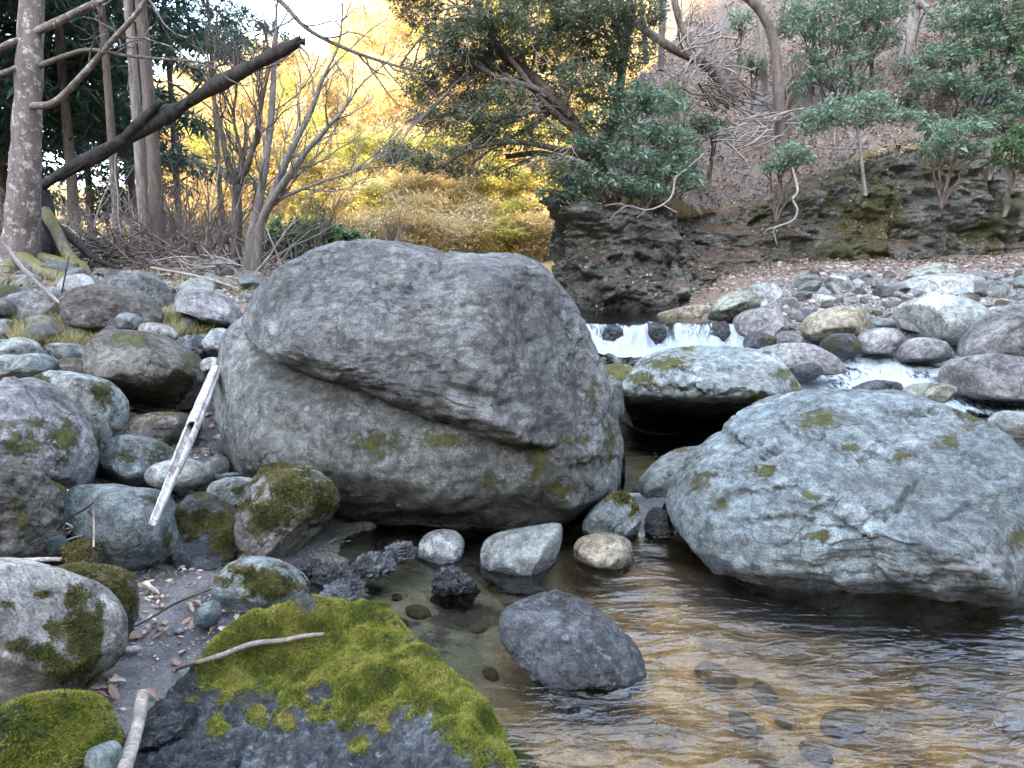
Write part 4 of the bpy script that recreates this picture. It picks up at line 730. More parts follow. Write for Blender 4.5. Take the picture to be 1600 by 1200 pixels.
def branch_to(T_, a, b, r0, r1, rs, sag=.1, n=6, sides=5):
    a, b = np.array(a), np.array(b); L_ = np.linalg.norm(b - a); t = np.linspace(0, 1, n)[:, None]
    P = a + (b - a) * t + np.array((0, 0, 1.)) * (sag * L_ * 4 * t * (1 - t)) + rs.normal(size=(n, 3)) * .035 * L_ * np.sin(math.pi * t)
    T_.add(P, np.linspace(r0, r1, n), sides); return P
def grow(T_, p, d, L_, r, lvl, rs, tips, wob=.22, up=.12, nch=4, spread=.75, ratio=.62, segs=5, sides=5, first=.3):
    P = [np.array(p, float)]; d = nrm(np.array(d, float))
    for _ in range(segs):
        d = nrm(d + rs.normal(size=3) * wob + np.array((0, 0, up))); P.append(P[-1] + d * L_ / segs)
    P = np.array(P); T_.add(P, np.linspace(r, r * (.45 if lvl else .25), segs + 1), sides if lvl else 3, False)
    if lvl == 0: tips.append(P[-1]); tips.append(P[-3]); return
    for q in range(nch):
        f = rs.uniform(first, 1.); i = min(int(f * segs), segs - 1); s = P[i] + (P[i + 1] - P[i]) * (f * segs - i); dd = nrm(P[i + 1] - P[i]); sidev = nrm(np.cross(dd, rs.normal(size=3)))
        grow(T_, s, nrm(dd * (1 - spread * .5) + sidev * spread), L_ * ratio * rs.uniform(.7, 1.15) * (1.15 - .4 * f), r * (1 - .55 * f) * .6, lvl - 1, rs, tips, wob, up, nch, spread, ratio, segs, sides, .15)
def pl(pts, n=None):
    P = np.array([at(*q) for q in pts]); return spline(P, n or 4 * len(P))
def pr(px, d): return px / FPX * d * 1.0
def px_tube(T_, pts, r, sides=8, n=None, bump=0., rs=None):
    P = np.array([at(*q) for q in pts]); R = np.array([pr(a, q[2]) for a, q in zip(np.broadcast_to(r, (len(pts),)), pts)]); m = n or 5 * len(P)
    Q, rr = spline(P, m, R)
    if bump: rr = rr * (1 + bump * pn(np.stack([Q[:, 2] * 5, Q[:, 0] * 3, 0 * Q[:, 0]], 1)))
    T_.add(Q, rr, sides); return Q
RS = np.random.RandomState(21)

# ---- big mottled tree at the left
t = thing('tree', 'tall mottled grey-barked tree with mossy root at the left edge of the bank', 'tree', at(33, 432, 8.3))
def tube_child(name, build, mat, parent):
    T_ = Tubes(); build(T_); loc = np.array(parent.location); me = T_.mesh(name, mat); co = np.zeros(len(me.vertices) * 3, np.float32); me.vertices.foreach_get('co', co)
    me.vertices.foreach_set('co', (co.reshape(-1, 3) - loc).astype(np.float32).ravel()); me.update(); return link(name, me, parent)
tube_child('trunk', lambda T_: px_tube(T_, [(26, 455, 8.3), (29, 425, 8.3), (33, 370, 8.3), (38, 290, 8.3), (42, 200, 8.35), (46, 100, 8.4), (50, 0, 8.5), (56, -160, 8.7), (60, -420, 9)], (42, 32, 25, 22, 20, 18, 17, 15, 11), 18, 60, .10), BM['mottle'], t)
for q, r in (([(30, 405, 8.2), (70, 425, 8.0), (110, 440, 7.8), (140, 452, 7.6)], (16, 12, 9, 5)), ([(24, 410, 8.2), (5, 432, 8), (-20, 448, 7.8)], (16, 11, 6)), ([(40, 400, 8.4), (85, 408, 8.3), (120, 415, 8.2)], (12, 9, 5))):
    tube_child('root', lambda T_: px_tube(T_, q, r, 10), bark_mat('bark_root_moss', (.10, .085, .06), (.17, .15, .11), (.13, .125, .02), 1, .55), t)
def br(q, r, twigs=6, lvl=1, tl=.5):
    def f(T_):
        Q = px_tube(T_, q, r, 8, None, .12); tips = []
        for _ in range(twigs):
            i = RS.randint(len(Q) // 3, len(Q) - 1); grow(T_, Q[i], Q[i] - Q[i - 1] + RS.normal(size=3) * .05, tl * RS.uniform(.6, 1.4), pr(1.6, 8), lvl, RS, tips, .25, .05, 3)
    return f
for q, r, k in (([(48, 166, 8.3), (85, 160, 8.1), (128, 118, 8.0), (170, 70, 7.9), (214, 20, 7.8), (245, -30, 7.8)], (5.5, 5, 4.5, 4, 3.4, 3), 6),
             ([(50, 108, 8.4), (100, 88, 8.3), (140, 78, 8.2), (190, 86, 8.2), (250, 92, 8.1), (310, 97, 8), (345, 112, 8)], (4.5, 4, 3.2, 2.6, 2, 1.5, 1), 9),
             ([(44, 55, 8.4), (90, 34, 8.4), (130, 14, 8.4), (175, -8, 8.4), (240, -60, 8.4)], (6.5, 6, 5.5, 5, 4), 5),
             ([(40, 60, 8.4), (15, 68, 8.3), (-15, 84, 8.2), (-60, 100, 8.1)], (5, 5, 4.5, 4), 2), ([(38, 100, 8.4), (10, 112, 8.2), (-30, 124, 8)], (4, 3.5, 3), 2),
             ([(54, -120, 8.6), (200, -110, 8.2), (340, -60, 7.9), (430, -5, 7.7), (480, 45, 7.6), (545, 78, 7.6), (610, 100, 7.6), (660, 114, 7.6)], (7, 6, 5, 4, 3.2, 2.6, 2, 1), 10)):
    tube_child('branch', br(q, r, k), BM['brown'] if k > 8 else BM['mottle'], t)
# ---- leaning dead log and its stump
t = thing('fallen_log', 'thick dark mossy log leaning up to the right across the left trees', 'log', at(70, 300, 8.9))
tube_child('trunk', lambda T_: (px_tube(T_, [(62, 292, 8.9), (110, 264, 8.85), (160, 238, 8.8), (210, 210, 8.75), (262, 180, 8.7), (330, 138, 8.6), (398, 101, 8.5), (440, 79, 8.45), (466, 66, 8.4)], (8, 9, 9.5, 10, 10, 9.5, 9, 8.5, 7.5), 16, 110, .5), px_tube(T_, [(195, 215, 8.7), (225, 185, 8.65), (252, 158, 8.6)], (7, 8, 4), 8, 14, .3)), BM['dark'], t)
tube_child('branch', lambda T_: [px_tube(T_, q, r, 5) for q, r in (([(285, 168, 8.6), (305, 140, 8.6), (320, 122, 8.6)], (3, 2, 1)), ([(350, 125, 8.5), (395, 112, 8.5), (440, 100, 8.4)], (2, 1.5, .8)), ([(462, 68, 8.4), (478, 82, 8.4), (484, 96, 8.3)], (1.6, 1.2, .7)))], BM['dark'], t)
tube_child('splinters', lambda T_: [T_.add([at(463 + 2 * i, 66 + (i * 7) % 9 - 4, 8.4 + .01 * i), at(470 + (i * 5) % 9, 61 + (i * 7) % 11 - 5, 8.38 + .02 * (i % 3))], [.03, .004], 5) for i in range(6)], BM['dark'], t)
tube_child('bark_ridges', lambda T_: [px_tube(T_, [(x0, 300 - (x0 - 58) * .575 + dy, 8.82), (x0 + 22, 300 - (x0 - 36) * .575 + dy * .9, 8.78), (x0 + 50, 300 - (x0 - 8) * .575 + dy, 8.75)], (.5, 2.2, .5), 5, 9, .6) for x0, dy in ((95, 0), (120, 5), (160, -5), (190, 3), (230, -4), (270, 4), (300, -3), (340, 2), (375, -4), (250, 6), (140, -6), (320, 6))], BM['dark'], t)
t = thing('stump', 'dark hollow uprooted stump with mossy roots under the leaning log', 'stump', at(80, 430, 8.6))
tube_child('trunk', lambda T_: px_tube(T_, [(62, 296, 8.9), (66, 330, 8.9), (74, 370, 8.9), (88, 405, 8.8), (96, 435, 8.8)], (12, 15, 20, 24, 26), 14, 24, .3), BM['dark'], t)
for q, r in (([(70, 330, 8.8), (88, 362, 8.6), (104, 395, 8.5), (128, 428, 8.4), (140, 440, 8.3)], (8, 9, 9, 12, 8)), ([(64, 340, 8.8), (70, 385, 8.6), (62, 425, 8.5)], (7, 8, 7)), ([(80, 345, 8.9), (120, 380, 8.9), (150, 405, 8.8), (190, 420, 8.8)], (6, 6, 5, 3)), ([(95, 415, 8.5), (125, 418, 8.4), (138, 436, 8.3)], (10, 12, 8))):
    tube_child('root', lambda T_: px_tube(T_, q, r, 9, 20, .3), BM['dark'] if r[0] < 8 else bpy.data.materials['bark_root_moss'], t)
# ---- straight trunks behind, and conifers
def conifer(name, label, base, h, r, mat, seed, crown0, group=None, lw=2.2, n=34, bark='brown', lean=0.):
    rs = np.random.RandomState(seed); t = thing(name, label, 'tree', base, group); b = np.array(base)
    top = b + np.array((lean, .0, h)); P = spline([b, b + np.array((lean * .3 + .05, 0, h * .35)), top], 16)
    tube_child('trunk', lambda T_: T_.add(P, np.linspace(r, r * .25, 16), 10), BM[bark], t)
    T_ = Tubes(); C = []
    for k in range(n):
        f = (k + rs.rand()) / n; z = crown0 + (h - crown0) * f; p = np.array([np.interp(z, P[:, 2] - b[2], P[:, q]) for q in (0, 1)] + [b[2] + z]); a = rs.uniform(0, 2 * math.pi)
        L_ = lw * (1 - .75 * f) * rs.uniform(.7, 1.2); e = p + np.array((math.cos(a) * L_, math.sin(a) * L_, -.22 * L_)); Q = branch_to(T_, p, e, .022, .006, rs, .07, 6, 4)
        m = max(6, int(34 * L_)); fr = rs.uniform(.15, 1, m); pts = np.stack([np.interp(fr, np.linspace(0, 1, 6), Q[:, q]) for q in range(3)], 1); w = .30 * L_ * (1.1 - fr)
        sd = np.array((-math.sin(a), math.cos(a), 0)); C.append(pts + sd[None] * (rs.uniform(-1, 1, m) * w)[:, None] + np.stack([0 * fr, 0 * fr, -rs.uniform(0, .12, m)], 1))
    loc = np.array(base); tube = T_.mesh('branches', BM[bark]); co = np.zeros(len(tube.vertices) * 3, np.float32); tube.vertices.foreach_get('co', co); tube.vertices.foreach_set('co', (co.reshape(-1, 3) - loc).astype(np.float32).ravel()); link('boughs', tube, t)
    C = np.concatenate(C); V, F, v = whorls(C, 5, .28, .055, rs, .45, .08); link('needles', mk_mesh('needles', V - loc, F, [LM[mat]], dict(var=v), False), t, kind='stuff'); return t
def gz(x, y): return float(np.where(y < 15, G(x, y), T(x, y))[0])
def base_at(px, d): p = at(px, 430, d); return (p[0], d, gz(p[0], d))
conifer('conifer', 'slim dark conifer trunk left of the pair of straight trunks', base_at(190, 12), 12, .075, 'con', 3, 5.0, None, 2.0, 30)
conifer('conifer', 'straight pale-brown conifer trunk, left one of the pair behind the leaning log', base_at(232, 11), 13, .085, 'con', 4, 5.4, None, 2.4, 30, 'grey', -.1)
conifer('conifer', 'straight dark-brown conifer trunk, right one of the pair behind the leaning log', base_at(254, 10.8), 13, .105, 'con', 5, 4.7, None, 2.4, 32, 'brown', -.25)
for i, (px, d, h, c0, lw, lb) in enumerate(((-60, 12, 13, 2.2, 2.6, 'dark conifer at the left edge just beyond the mottled tree'), (20, 14.5, 14, 1.8, 2.8, 'dark conifer showing directly behind the mottled trunk'), (75, 16, 15, 1.8, 2.8, 'dark blue-green conifer right of the mottled trunk'), (125, 13.5, 14, 2.4, 2.5, 'dark conifer between the mottled trunk and the slim dark trunk'), (150, 19, 15, 1.2, 3, 'farther dark conifer glimpsed behind the slim dark trunk'), (-20, 20, 16, .8, 3.2, 'deepest dark conifer at the left edge of the wood'), (60, 23, 17, .8, 3.2, 'tall dark conifer far back in the left wood'), (285, 19, 14, 5.2, 2.6, 'conifer with a high feathery crown right of the pair of straight trunks'), (-160, 13, 14, 2.5, 3, 'dark conifer outside the left edge of the wood'), (350, 24, 13, 6.6, 2.6, 'distant conifer with a high crown above the middle of the leaning log'), (215, 17, 14, 2.6, 2.6, 'dark conifer seen between the straight trunks'))):
    conifer('conifer', lb, base_at(px, d), h, .10, 'con', 30 + i, c0, 'dark conifers in the wood at the left', lw, 60 if i < 7 else 34)
# ---- bare multi-stem trees
def bare_stems(name, label, base, stems, mat, seed, n2=9, group=None, cat='tree', lvl=2, tl=.9):
    rs = np.random.RandomState(seed); t = thing(name, label, cat, base, group)
    for q, r in stems:
        def f(T_):
            Q = px_tube(T_, q, r, 8, None, .1); tips = []
            for _ in range(n2):
                i = rs.randint(len(Q) // 3, len(Q) - 1); grow(T_, Q[i], nrm(Q[i] - Q[i - 1]) + rs.normal(size=3) * .45, tl * rs.uniform(.6, 1.3), pr(1.5, q[0][2]), lvl, rs, tips, .2, .16, 4, .7)
            grow(T_, Q[-1], nrm(Q[-1] - Q[-2]), tl, pr(r[-1] * .8, q[0][2]), lvl, rs, tips, .2, .12, 4, .6)
        tube_child('stem', f, BM[mat], t)
    return t
bare_stems('bare_tree', 'bare young tree forking above its waist left of the huge boulder', at(368, 425, 10.2), [([(366, 432, 10.2), (369, 380, 10.2), (371, 330, 10.2), (369, 288, 10.2)], (9, 8, 8, 7)), ([(369, 290, 10.2), (355, 250, 10.2), (345, 205, 10.2), (334, 155, 10.2), (328, 118, 10.2)], (6, 5, 4, 3, 2)), ([(369, 288, 10.2), (385, 262, 10.1), (400, 215, 10), (408, 165, 10), (420, 110, 9.9)], (5, 5, 4, 3, 2)), ([(371, 285, 10.2), (376, 240, 10.3), (366, 190, 10.3), (368, 150, 10.4)], (3, 3, 2, 1.5))], 'brown', 51)
bare_stems('bare_tree', 'bare clump of several grey stems fanning out right beside the huge boulder', at(395, 435, 10), [([(385, 440, 10), (392, 380, 10), (402, 330, 10), (414, 260, 10), (424, 180, 10), (428, 100, 10), (432, 40, 10)], (10, 9, 7, 6, 5, 4, 2.5)), ([(393, 440, 10), (402, 370, 10), (428, 300, 9.9), (455, 235, 9.8), (485, 175, 9.8), (505, 120, 9.7)], (9, 8, 6, 5, 4, 3)), ([(400, 440, 10), (408, 350, 9.9), (440, 290, 9.7), (480, 235, 9.6), (520, 190, 9.6), (545, 160, 9.6)], (6, 6, 5, 4, 3, 2)), ([(405, 340, 10), (440, 310, 9.8), (500, 285, 9.6), (560, 265, 9.6)], (4, 3, 2, 1)), ([(325, 432, 10.4), (345, 385, 10.4), (366, 335, 10.4)], (5, 4, 3))], 'grey', 52)

# ---- brush at the foot of the left trees
def shrub_mesh(seed, n, h, mat, lvl=1, spread=.5):
    rs = np.random.RandomState(seed); T_ = Tubes(); tips = []
    for _ in range(n):
        p = rs.normal(size=3) * np.array((.22, .22, 0)); grow(T_, p, (rs.normal() * spread, rs.normal() * spread, 1), h * rs.uniform(.5, 1.2), .011, lvl, rs, tips, .16, .05, 4, .6, .55)
    return T_.mesh('twigs', BM[mat])
SM = [shrub_mesh(64 + i, 12, 1.0, ('twig', 'brown', 'twig', 'brown')[i], 1 + (i % 2)) for i in range(4)]
k = 0
for _ in range(200):
    if k >= 40: break
    px = RS.uniform(40, 640); d = RS.uniform(9.2, 17); b = base_at(px, d)
    if d < 10 and px > 430 or px > 520 and RS.rand() < .5: continue
    link('bare_shrub', SM[k % 4], None, b, (RS.normal() * .1, RS.normal() * .1, RS.uniform(0, 6)), label='leafless brown twiggy shrub in the brush behind the left bank', category='shrub', group='bare twiggy shrubs behind the left bank').scale = [float(RS.uniform(.7, 1.3))] * 3
    k += 1
def bush(label, pads, d, mat, seed, name='shrub', k=8, L_=.08, Wd=.035, group=None, stem='brown', sc=1., cat='shrub', droop=.2, n=1.):
    "evergreen shrub: pads given by photo position (px, py, rx, ry) around distance d"
    cs = []; 
    for q in pads:
        px, py, rx, ry = q[:4]; dd = q[4] if len(q) > 4 else d; cs.append((at(px, py, dd), (pr(rx, dd), pr(rx, dd) * .75, pr(ry, dd)), max(12, int(n * .085 * rx * ry))))
    m = np.mean([c[0] for c in cs], 0); low = min(c[0][2] - c[1][2] for c in cs); t = thing(name, label, cat, (m[0], m[1], low - .5), group)
    foliage('foliage', cs, mat, t, seed, k, L_, Wd, droop); rs = np.random.RandomState(seed)
    if stem:
        def f(T_):
            root = np.array(t.location) - np.array((0, -.2, .3))
            for c, r, nn in cs:
                Q = branch_to(T_, root, c - np.array((0, 0, r[2] * .3)), .03, .010, rs, .05, 8)
                for _ in range(5): branch_to(T_, Q[5], c + rs.normal(size=3) * np.array(r) * .6, .010, .004, rs, .05, 5, 4)
        tube_child('stem', f, BM[stem], t)
    return t
bush('dark green evergreen bush behind the left top of the huge boulder', [(450, 372, 40, 26), (500, 365, 45, 22), (545, 385, 36, 22), (470, 398, 40, 16), (425, 395, 22, 22)], 13, 'green', 71, L_=.12, Wd=.05, n=1.5)
# ---- right bank: the big evergreen that leans over the river
T1 = thing('evergreen_tree', 'large spreading olive evergreen leaning left over the river from the cliff top', 'tree', at(950, 310, 12.6))
tube_child('trunk', lambda T_: (px_tube(T_, [(960, 318, 12.7), (925, 240, 12.6), (880, 170, 12.5), (830, 118, 12.4), (785, 85, 12.3), (755, 30, 12.2), (735, -40, 12.2), (700, -140, 12.2)], (12, 11, 9, 8, 7, 6, 5, 4), 10, 40, .1), px_tube(T_, [(935, 260, 12.6), (960, 180, 12.8), (975, 90, 13), (985, -20, 13.2), (990, -140, 13.4)], (8, 7, 6, 5, 4), 8, 24, .1)), BM['brown'], T1)
PADS = [(985, 80, 40, 26), (1000, 20, 44, 30), (940, 10, 50, 30), (830, -10, 60, 30), (880, 60, 46, 24), (790, 95, 44, 22), (850, 120, 44, 18), (910, 120, 44, 20), (740, 150, 36, 18), (790, 150, 40, 16), (840, 180, 44, 16), (690, 200, 34, 14), (730, 180, 34, 14), (770, 210, 40, 12), (720, 235, 34, 12), (690, 60, 36, 22), (740, 100, 34, 18), (965, 110, 36, 20), (640, 250, 44, 20), (615, 235, 22, 14), (690, 262, 40, 16), (655, 140, 30, 20), (690, 120, 36, 24), (660, 185, 26, 16), (700, 175, 36, 16), (640, 110, 16, 10), (720, 60, 40, 34), (660, 20, 40, 30), (760, 20, 50, 40), (640, -20, 50, 30), (800, 60, 50, 40), (850, 30, 50, 44), (905, 25, 46, 40), (880, 90, 46, 30), (760, 120, 44, 24), (820, 150, 46, 20), (770, 180, 44, 18), (740, 210, 40, 14), (800, 225, 44, 14), (850, 205, 40, 18), (900, 150, 44, 26), (930, 90, 40, 34), (700, 90, 30, 20), (960, 40, 36, 34), (860, 255, 40, 16), (730, 270, 30, 12), (780, 270, 26, 10), (690, -60, 80, 40), (800, -70, 90, 50), (920, -60, 90, 50)]
g = []
for q in PADS: 
    dd = 12.3 + RS.uniform(-.7, .7); g.append((at(q[0], q[1], dd), (pr(q[2], dd), .45, pr(q[3], dd)), int(q[2] * q[3] * .17)))
foliage('foliage', g, 'olive', T1, 80, 9, .080, .022, .18)
def T1br(T_):
    rs = np.random.RandomState(5); tr = np.array([at(*q) for q in [(925, 240, 12.6), (880, 170, 12.5), (830, 118, 12.4), (785, 85, 12.3), (755, 30, 12.2), (960, 180, 12.8), (975, 90, 13)]]); tips = []
    for c, r, n in g:
        a = tr[np.argmin(np.linalg.norm(tr - c + np.array((-.5, 0, .2)), axis=1))]; Q = branch_to(T_, a, c, .028, .008, rs, .10, 8)
        for _ in range(9):
            i = rs.randint(3, 8); e = c + rs.normal(size=3) * np.array(r) * .75; P = branch_to(T_, Q[i - 1], e, .009, .0035, rs, .06, 5, 4)
            for _ in range(2): branch_to(T_, P[rs.randint(2, 5)], e + rs.normal(size=3) * .2, .0045, .002, rs, .05, 4, 3)
tube_child('branches', T1br, BM['twig'], T1)
for i, q in enumerate(([(930, 250, 12.5), (880, 235, 12.2), (800, 222, 11.9), (730, 236, 11.8), (690, 262, 11.8)], [(890, 180, 12.4), (840, 140, 12.1), (770, 118, 11.9), (700, 70, 11.8)], [(915, 265, 12.5), (850, 240, 12.3), (790, 245, 12.2)], [(900, 205, 12.5), (850, 160, 12.2), (800, 95, 12), (760, 50, 12)])):
    tube_child('bough', lambda T_: px_tube(T_, q, (6, 5, 4, 3, 2)[:len(q)], 6), BM['brown'], T1)
bush('blue-green leafy evergreen drooping over the dark end of the cliff', [(985, 150, 50, 24), (1030, 165, 40, 20), (950, 185, 46, 20), (1000, 205, 60, 18), (1050, 215, 40, 16), (920, 225, 44, 18), (980, 245, 60, 18), (1045, 265, 46, 18), (890, 270, 44, 16), (950, 285, 60, 16), (1010, 295, 44, 14), (870, 300, 40, 14), (905, 312, 30, 10), (1075, 285, 26, 14), (1065, 240, 30, 12)], 12.2, 'teal', 90, 'evergreen_tree', 9, .085, .029, cat='tree', n=1.9)
t = bush('pale green spreading evergreen on a thin stem above the middle of the cliff', [(1340, 165, 60, 16), (1290, 182, 40, 12), (1395, 180, 44, 12), (1270, 200, 24, 10), (1330, 188, 50, 10), (1360, 155, 30, 10)], 13.2, 'teal', 91, 'evergreen_shrub', 9, .09, .032, stem=None, n=1.5)
tube_child('stem', lambda T_: [px_tube(T_, q, r, 6) for q, r in (([(1352, 305, 13.2), (1347, 260, 13.1), (1342, 215, 13.1), (1336, 188, 13.1)], (3, 2.6, 2.4, 2)), ([(1338, 195, 13.1), (1300, 184, 13.1), (1285, 180, 13.1)], (2, 1.5, 1)), ([(1338, 195, 13.1), (1375, 184, 13.1), (1400, 178, 13.1)], (2, 1.5, 1)), ([(1338, 232, 13.1), (1300, 232, 13), (1275, 228, 13)], (1.5, 1.2, .8)))], BM['grey'], t)
bush('small pale green shrub above the hanging root on the cliff', [(1235, 235, 32, 13), (1215, 258, 26, 10), (1250, 250, 28, 10), (1200, 262, 12, 6)], 12.9, 'teal', 92, 'evergreen_shrub', 9, .085, .032, n=1.6)
bush('leafy evergreen with drooping sprays over the right crack of the cliff', [(1500, 200, 50, 14), (1465, 222, 34, 12), (1530, 228, 36, 12), (1500, 235, 40, 8), (1455, 240, 20, 7)], 13, 'teal', 93, 'evergreen_shrub', 9, .09, .033, n=1.5)
bush('bright green shrub cut by the right edge above the cliff', [(1590, 225, 34, 14), (1580, 248, 28, 10), (1610, 210, 30, 16)], 12.6, 'green', 94, 'evergreen_shrub', 9, .09, .034, n=1.5)
bush('dense green evergreen filling the upper right corner', [(1480, 90, 50, 22), (1540, 60, 50, 24), (1580, 110, 46, 26), (1460, 130, 44, 16), (1520, 140, 50, 20), (1580, 165, 44, 20), (1500, 30, 50, 20), (1590, 30, 50, 24), (1540, 180, 40, 12), (1620, 70, 50, 40), (1550, -20, 80, 30)], 15, 'teal', 95, 'evergreen_tree', 9, .095, .034, cat='tree', n=2.1)
bush('grey-green open evergreen hanging at the top between two slender trunks', [(1250, 40, 40, 22), (1300, 55, 44, 20), (1340, 30, 40, 20), (1270, 90, 30, 12), (1330, 95, 36, 12), (1380, 60, 30, 18), (1290, 115, 36, 12), (1350, 125, 26, 9), (1280, 10, 60, 20), (1360, -10, 60, 24), (1390, 15, 40, 16)], 15.5, 'teal', 96, 'evergreen_tree', 9, .09, .032, cat='tree', n=1.8)
bush('low dull green shrub on the leaf slope left of the pale spreading evergreen', [(1290, 112, 30, 9), (1265, 128, 26, 8), (1310, 132, 26, 8)], 15.5, 'teal', 97, 'evergreen_shrub', 8, .10, .034)
bush('small yellow-green shrub on the leaf slope behind the blue-green evergreen', [(1060, 140, 24, 10), (1075, 158, 16, 8)], 14, 'green', 98, 'evergreen_shrub', 8, .08, .03)
for i, (px, py, d, lb) in enumerate(((1240, 150, 15.5, 'just right of the slender dark tree'), (1420, 165, 15.2, 'at the foot of the leaning pale brown trunk'), (1450, 200, 14.3, 'behind the leafy evergreen over the cliff crack'), (1120, 205, 13.9, 'above the grey twigs low on the slope'), (1330, 70, 17.5, 'inside the grey-green open evergreen'), (1180, 110, 16.2, 'left of the slender dark tree'), (1410, 110, 17, 'against the middle of the leaning pale brown trunk'), (1090, 200, 13.5, 'hugging the right side of the blue-green evergreen'), (1160, 40, 17.5, 'at the sunlit top of the slope'), (1570, 200, 14, 'above the bright green shrub at the right edge'))):
    bush('low evergreen shrub ' + lb, [(px + RS.normal() * 8, py - 8 * k, RS.uniform(16, 30), RS.uniform(6, 10)) for k in range(3)], d, ('teal', 'olive')[i % 2], 300 + i, 'low_shrub', 8, .10, .036, 'low shrubs on the right leaf slope', n=1.3)
k = 0
while k < 34:
    x, y = RS.uniform(2, 11), RS.uniform(14.2, 20); z, D = H(x, y)
    if D[0] < .3: continue
    link('bare_sapling', SM[k % 4], None, (x, y, float(z[0])), (RS.normal() * .12, -.1, RS.uniform(0, 6)), label='leafless twiggy sapling standing in the leaf litter of the right slope', category='sapling', group='leafless saplings on the right slope').scale = [float(RS.uniform(.5, 1.1))] * 3; k += 1
# slender bare trees of the right slope
def sl(label, stems, mat, d, seed, n2=3, tl=1.0, lvl=2): 
    S_ = [([(a, b, d + dd) for a, b, dd in q], r) for q, r in stems]; return bare_stems('bare_tree', label, at(stems[0][0][0][0], stems[0][0][0][1], d), S_, mat, seed, n2, tl=tl, lvl=lvl)
sl('slender dark tree standing alone on the leaf slope', [([(1221, 232, 0), (1219, 180, 0), (1214, 110, .1), (1208, 60, .2), (1190, 20, .2), (1165, -10, .2), (1150, -60, .3)], (10, 9, 8, 8, 7, 6, 5)), ([(1222, 195, 0), (1228, 165, 0), (1237, 143, 0)], (4, 3, 1.5))], 'brown', 14.2, 101, 2, .8)
sl('leaning pale brown trunk on the slope beside the upper right foliage', [([(1398, 160, 0), (1408, 110, .1), (1420, 60, .2), (1430, 10, .3), (1440, -60, .4)], (11, 10, 9, 9, 8)), ([(1430, 0, .2), (1455, 20, 0), (1485, 60, -.2)], (5, 4, 3))], 'grey', 17, 102, 2)
sl('pair of pale trunks in the upper right foliage', [([(1548, 80, 0), (1546, 20, 0), (1540, -50, .2)], (6, 6, 5)), ([(1562, 82, .2), (1560, 20, .2), (1558, -60, .3)], (5, 5, 4))], 'pale', 17.5, 103, 1)
sl('dark tree with a long arching trunk at the top of the slope', [([(1135, 140, 0), (1110, 108, 0), (1080, 90, -.1), (1045, 72, -.2), (1000, 40, -.3), (965, 0, -.4), (930, -40, -.4)], (8, 8, 7, 7, 6, 5, 4)), ([(1085, 92, 0), (1075, 60, 0), (1060, 30, .1), (1050, -30, .2)], (6, 5, 5, 4))], 'brown', 15, 104, 3)
sl('thin bare tree in front of the sunlit top of the slope', [([(1032, 110, 0), (1034, 60, 0), (1033, 10, 0), (1036, -60, 0)], (5, 5, 4, 4))], 'brown', 16.5, 105, 3)
sl('small dark sapling left of the sunlit top of the slope', [([(1010, 100, 0), (1006, 50, 0), (1000, -10, .2)], (4, 4, 3))], 'brown', 15.6, 106, 3)
sl('thin pale tree right of the arching trunk on the slope', [([(1195, 150, 0), (1192, 90, 0), (1186, 30, 0), (1184, -40, 0)], (5, 5, 4, 4))], 'grey', 16.5, 107, 3)
sl('thin grey sapling at the right of the slender dark tree', [([(1268, 150, 0), (1272, 90, 0), (1270, 20, .1), (1275, -40, .2)], (4, 3, 3, 2))], 'grey', 16, 108, 3)
sl('thin brown sapling under the grey-green evergreen', [([(1365, 160, 0), (1362, 100, 0), (1370, 40, 0)], (3, 3, 2))], 'brown', 16, 109, 3)
# hanging root and dead branches
rt = thing('hanging_root', 'pale sinuous root hanging down the cliff under a small shrub', 'root', at(1212, 385, 12.7))
tube_child('strand', lambda T_: [px_tube(T_, q, r, 6) for q, r in (([(1238, 262, 12.8), (1244, 285, 12.6), (1246, 300, 12.5), (1239, 312, 12.5), (1246, 328, 12.45), (1238, 345, 12.45), (1215, 354, 12.4), (1209, 362, 12.4), (1214, 382, 12.4)], (1.8, 2, 2, 2, 1.9, 1.8, 1.5, 1.2, .8)), ([(1215, 354, 12.4), (1200, 358, 12.45), (1192, 365, 12.5)], (1.5, 1, .6)))], BM['twig'], rt)
db = thing('dead_branch', 'pale bare dead branch hanging in front of the dark end of the cliff', 'branch', at(1050, 280, 11.9))
tube_child('wood', lambda T_: [px_tube(T_, q, r, 5) for q, r in (([(1055, 275, 11.9), (1050, 305, 11.75), (1035, 320, 11.7), (1010, 328, 11.65), (980, 322, 11.6), (960, 335, 11.6)], (1.7, 1.6, 1.5, 1.3, 1, .6)), ([(1035, 320, 11.7), (1050, 328, 11.7), (1058, 332, 11.7)], (1.4, 1, .6)), ([(1010, 328, 11.65), (995, 340, 11.65)], (1.2, .6)), ([(980, 322, 11.6), (965, 318, 11.6), (945, 322, 11.6)], (1, .8, .5)), ([(1055, 278, 11.9), (1075, 262, 12), (1100, 240, 12.1)], (2, 1.6, 1)), ([(960, 335, 11.6), (952, 345, 11.6)], (.8, .5)))], BM['twig'], db)
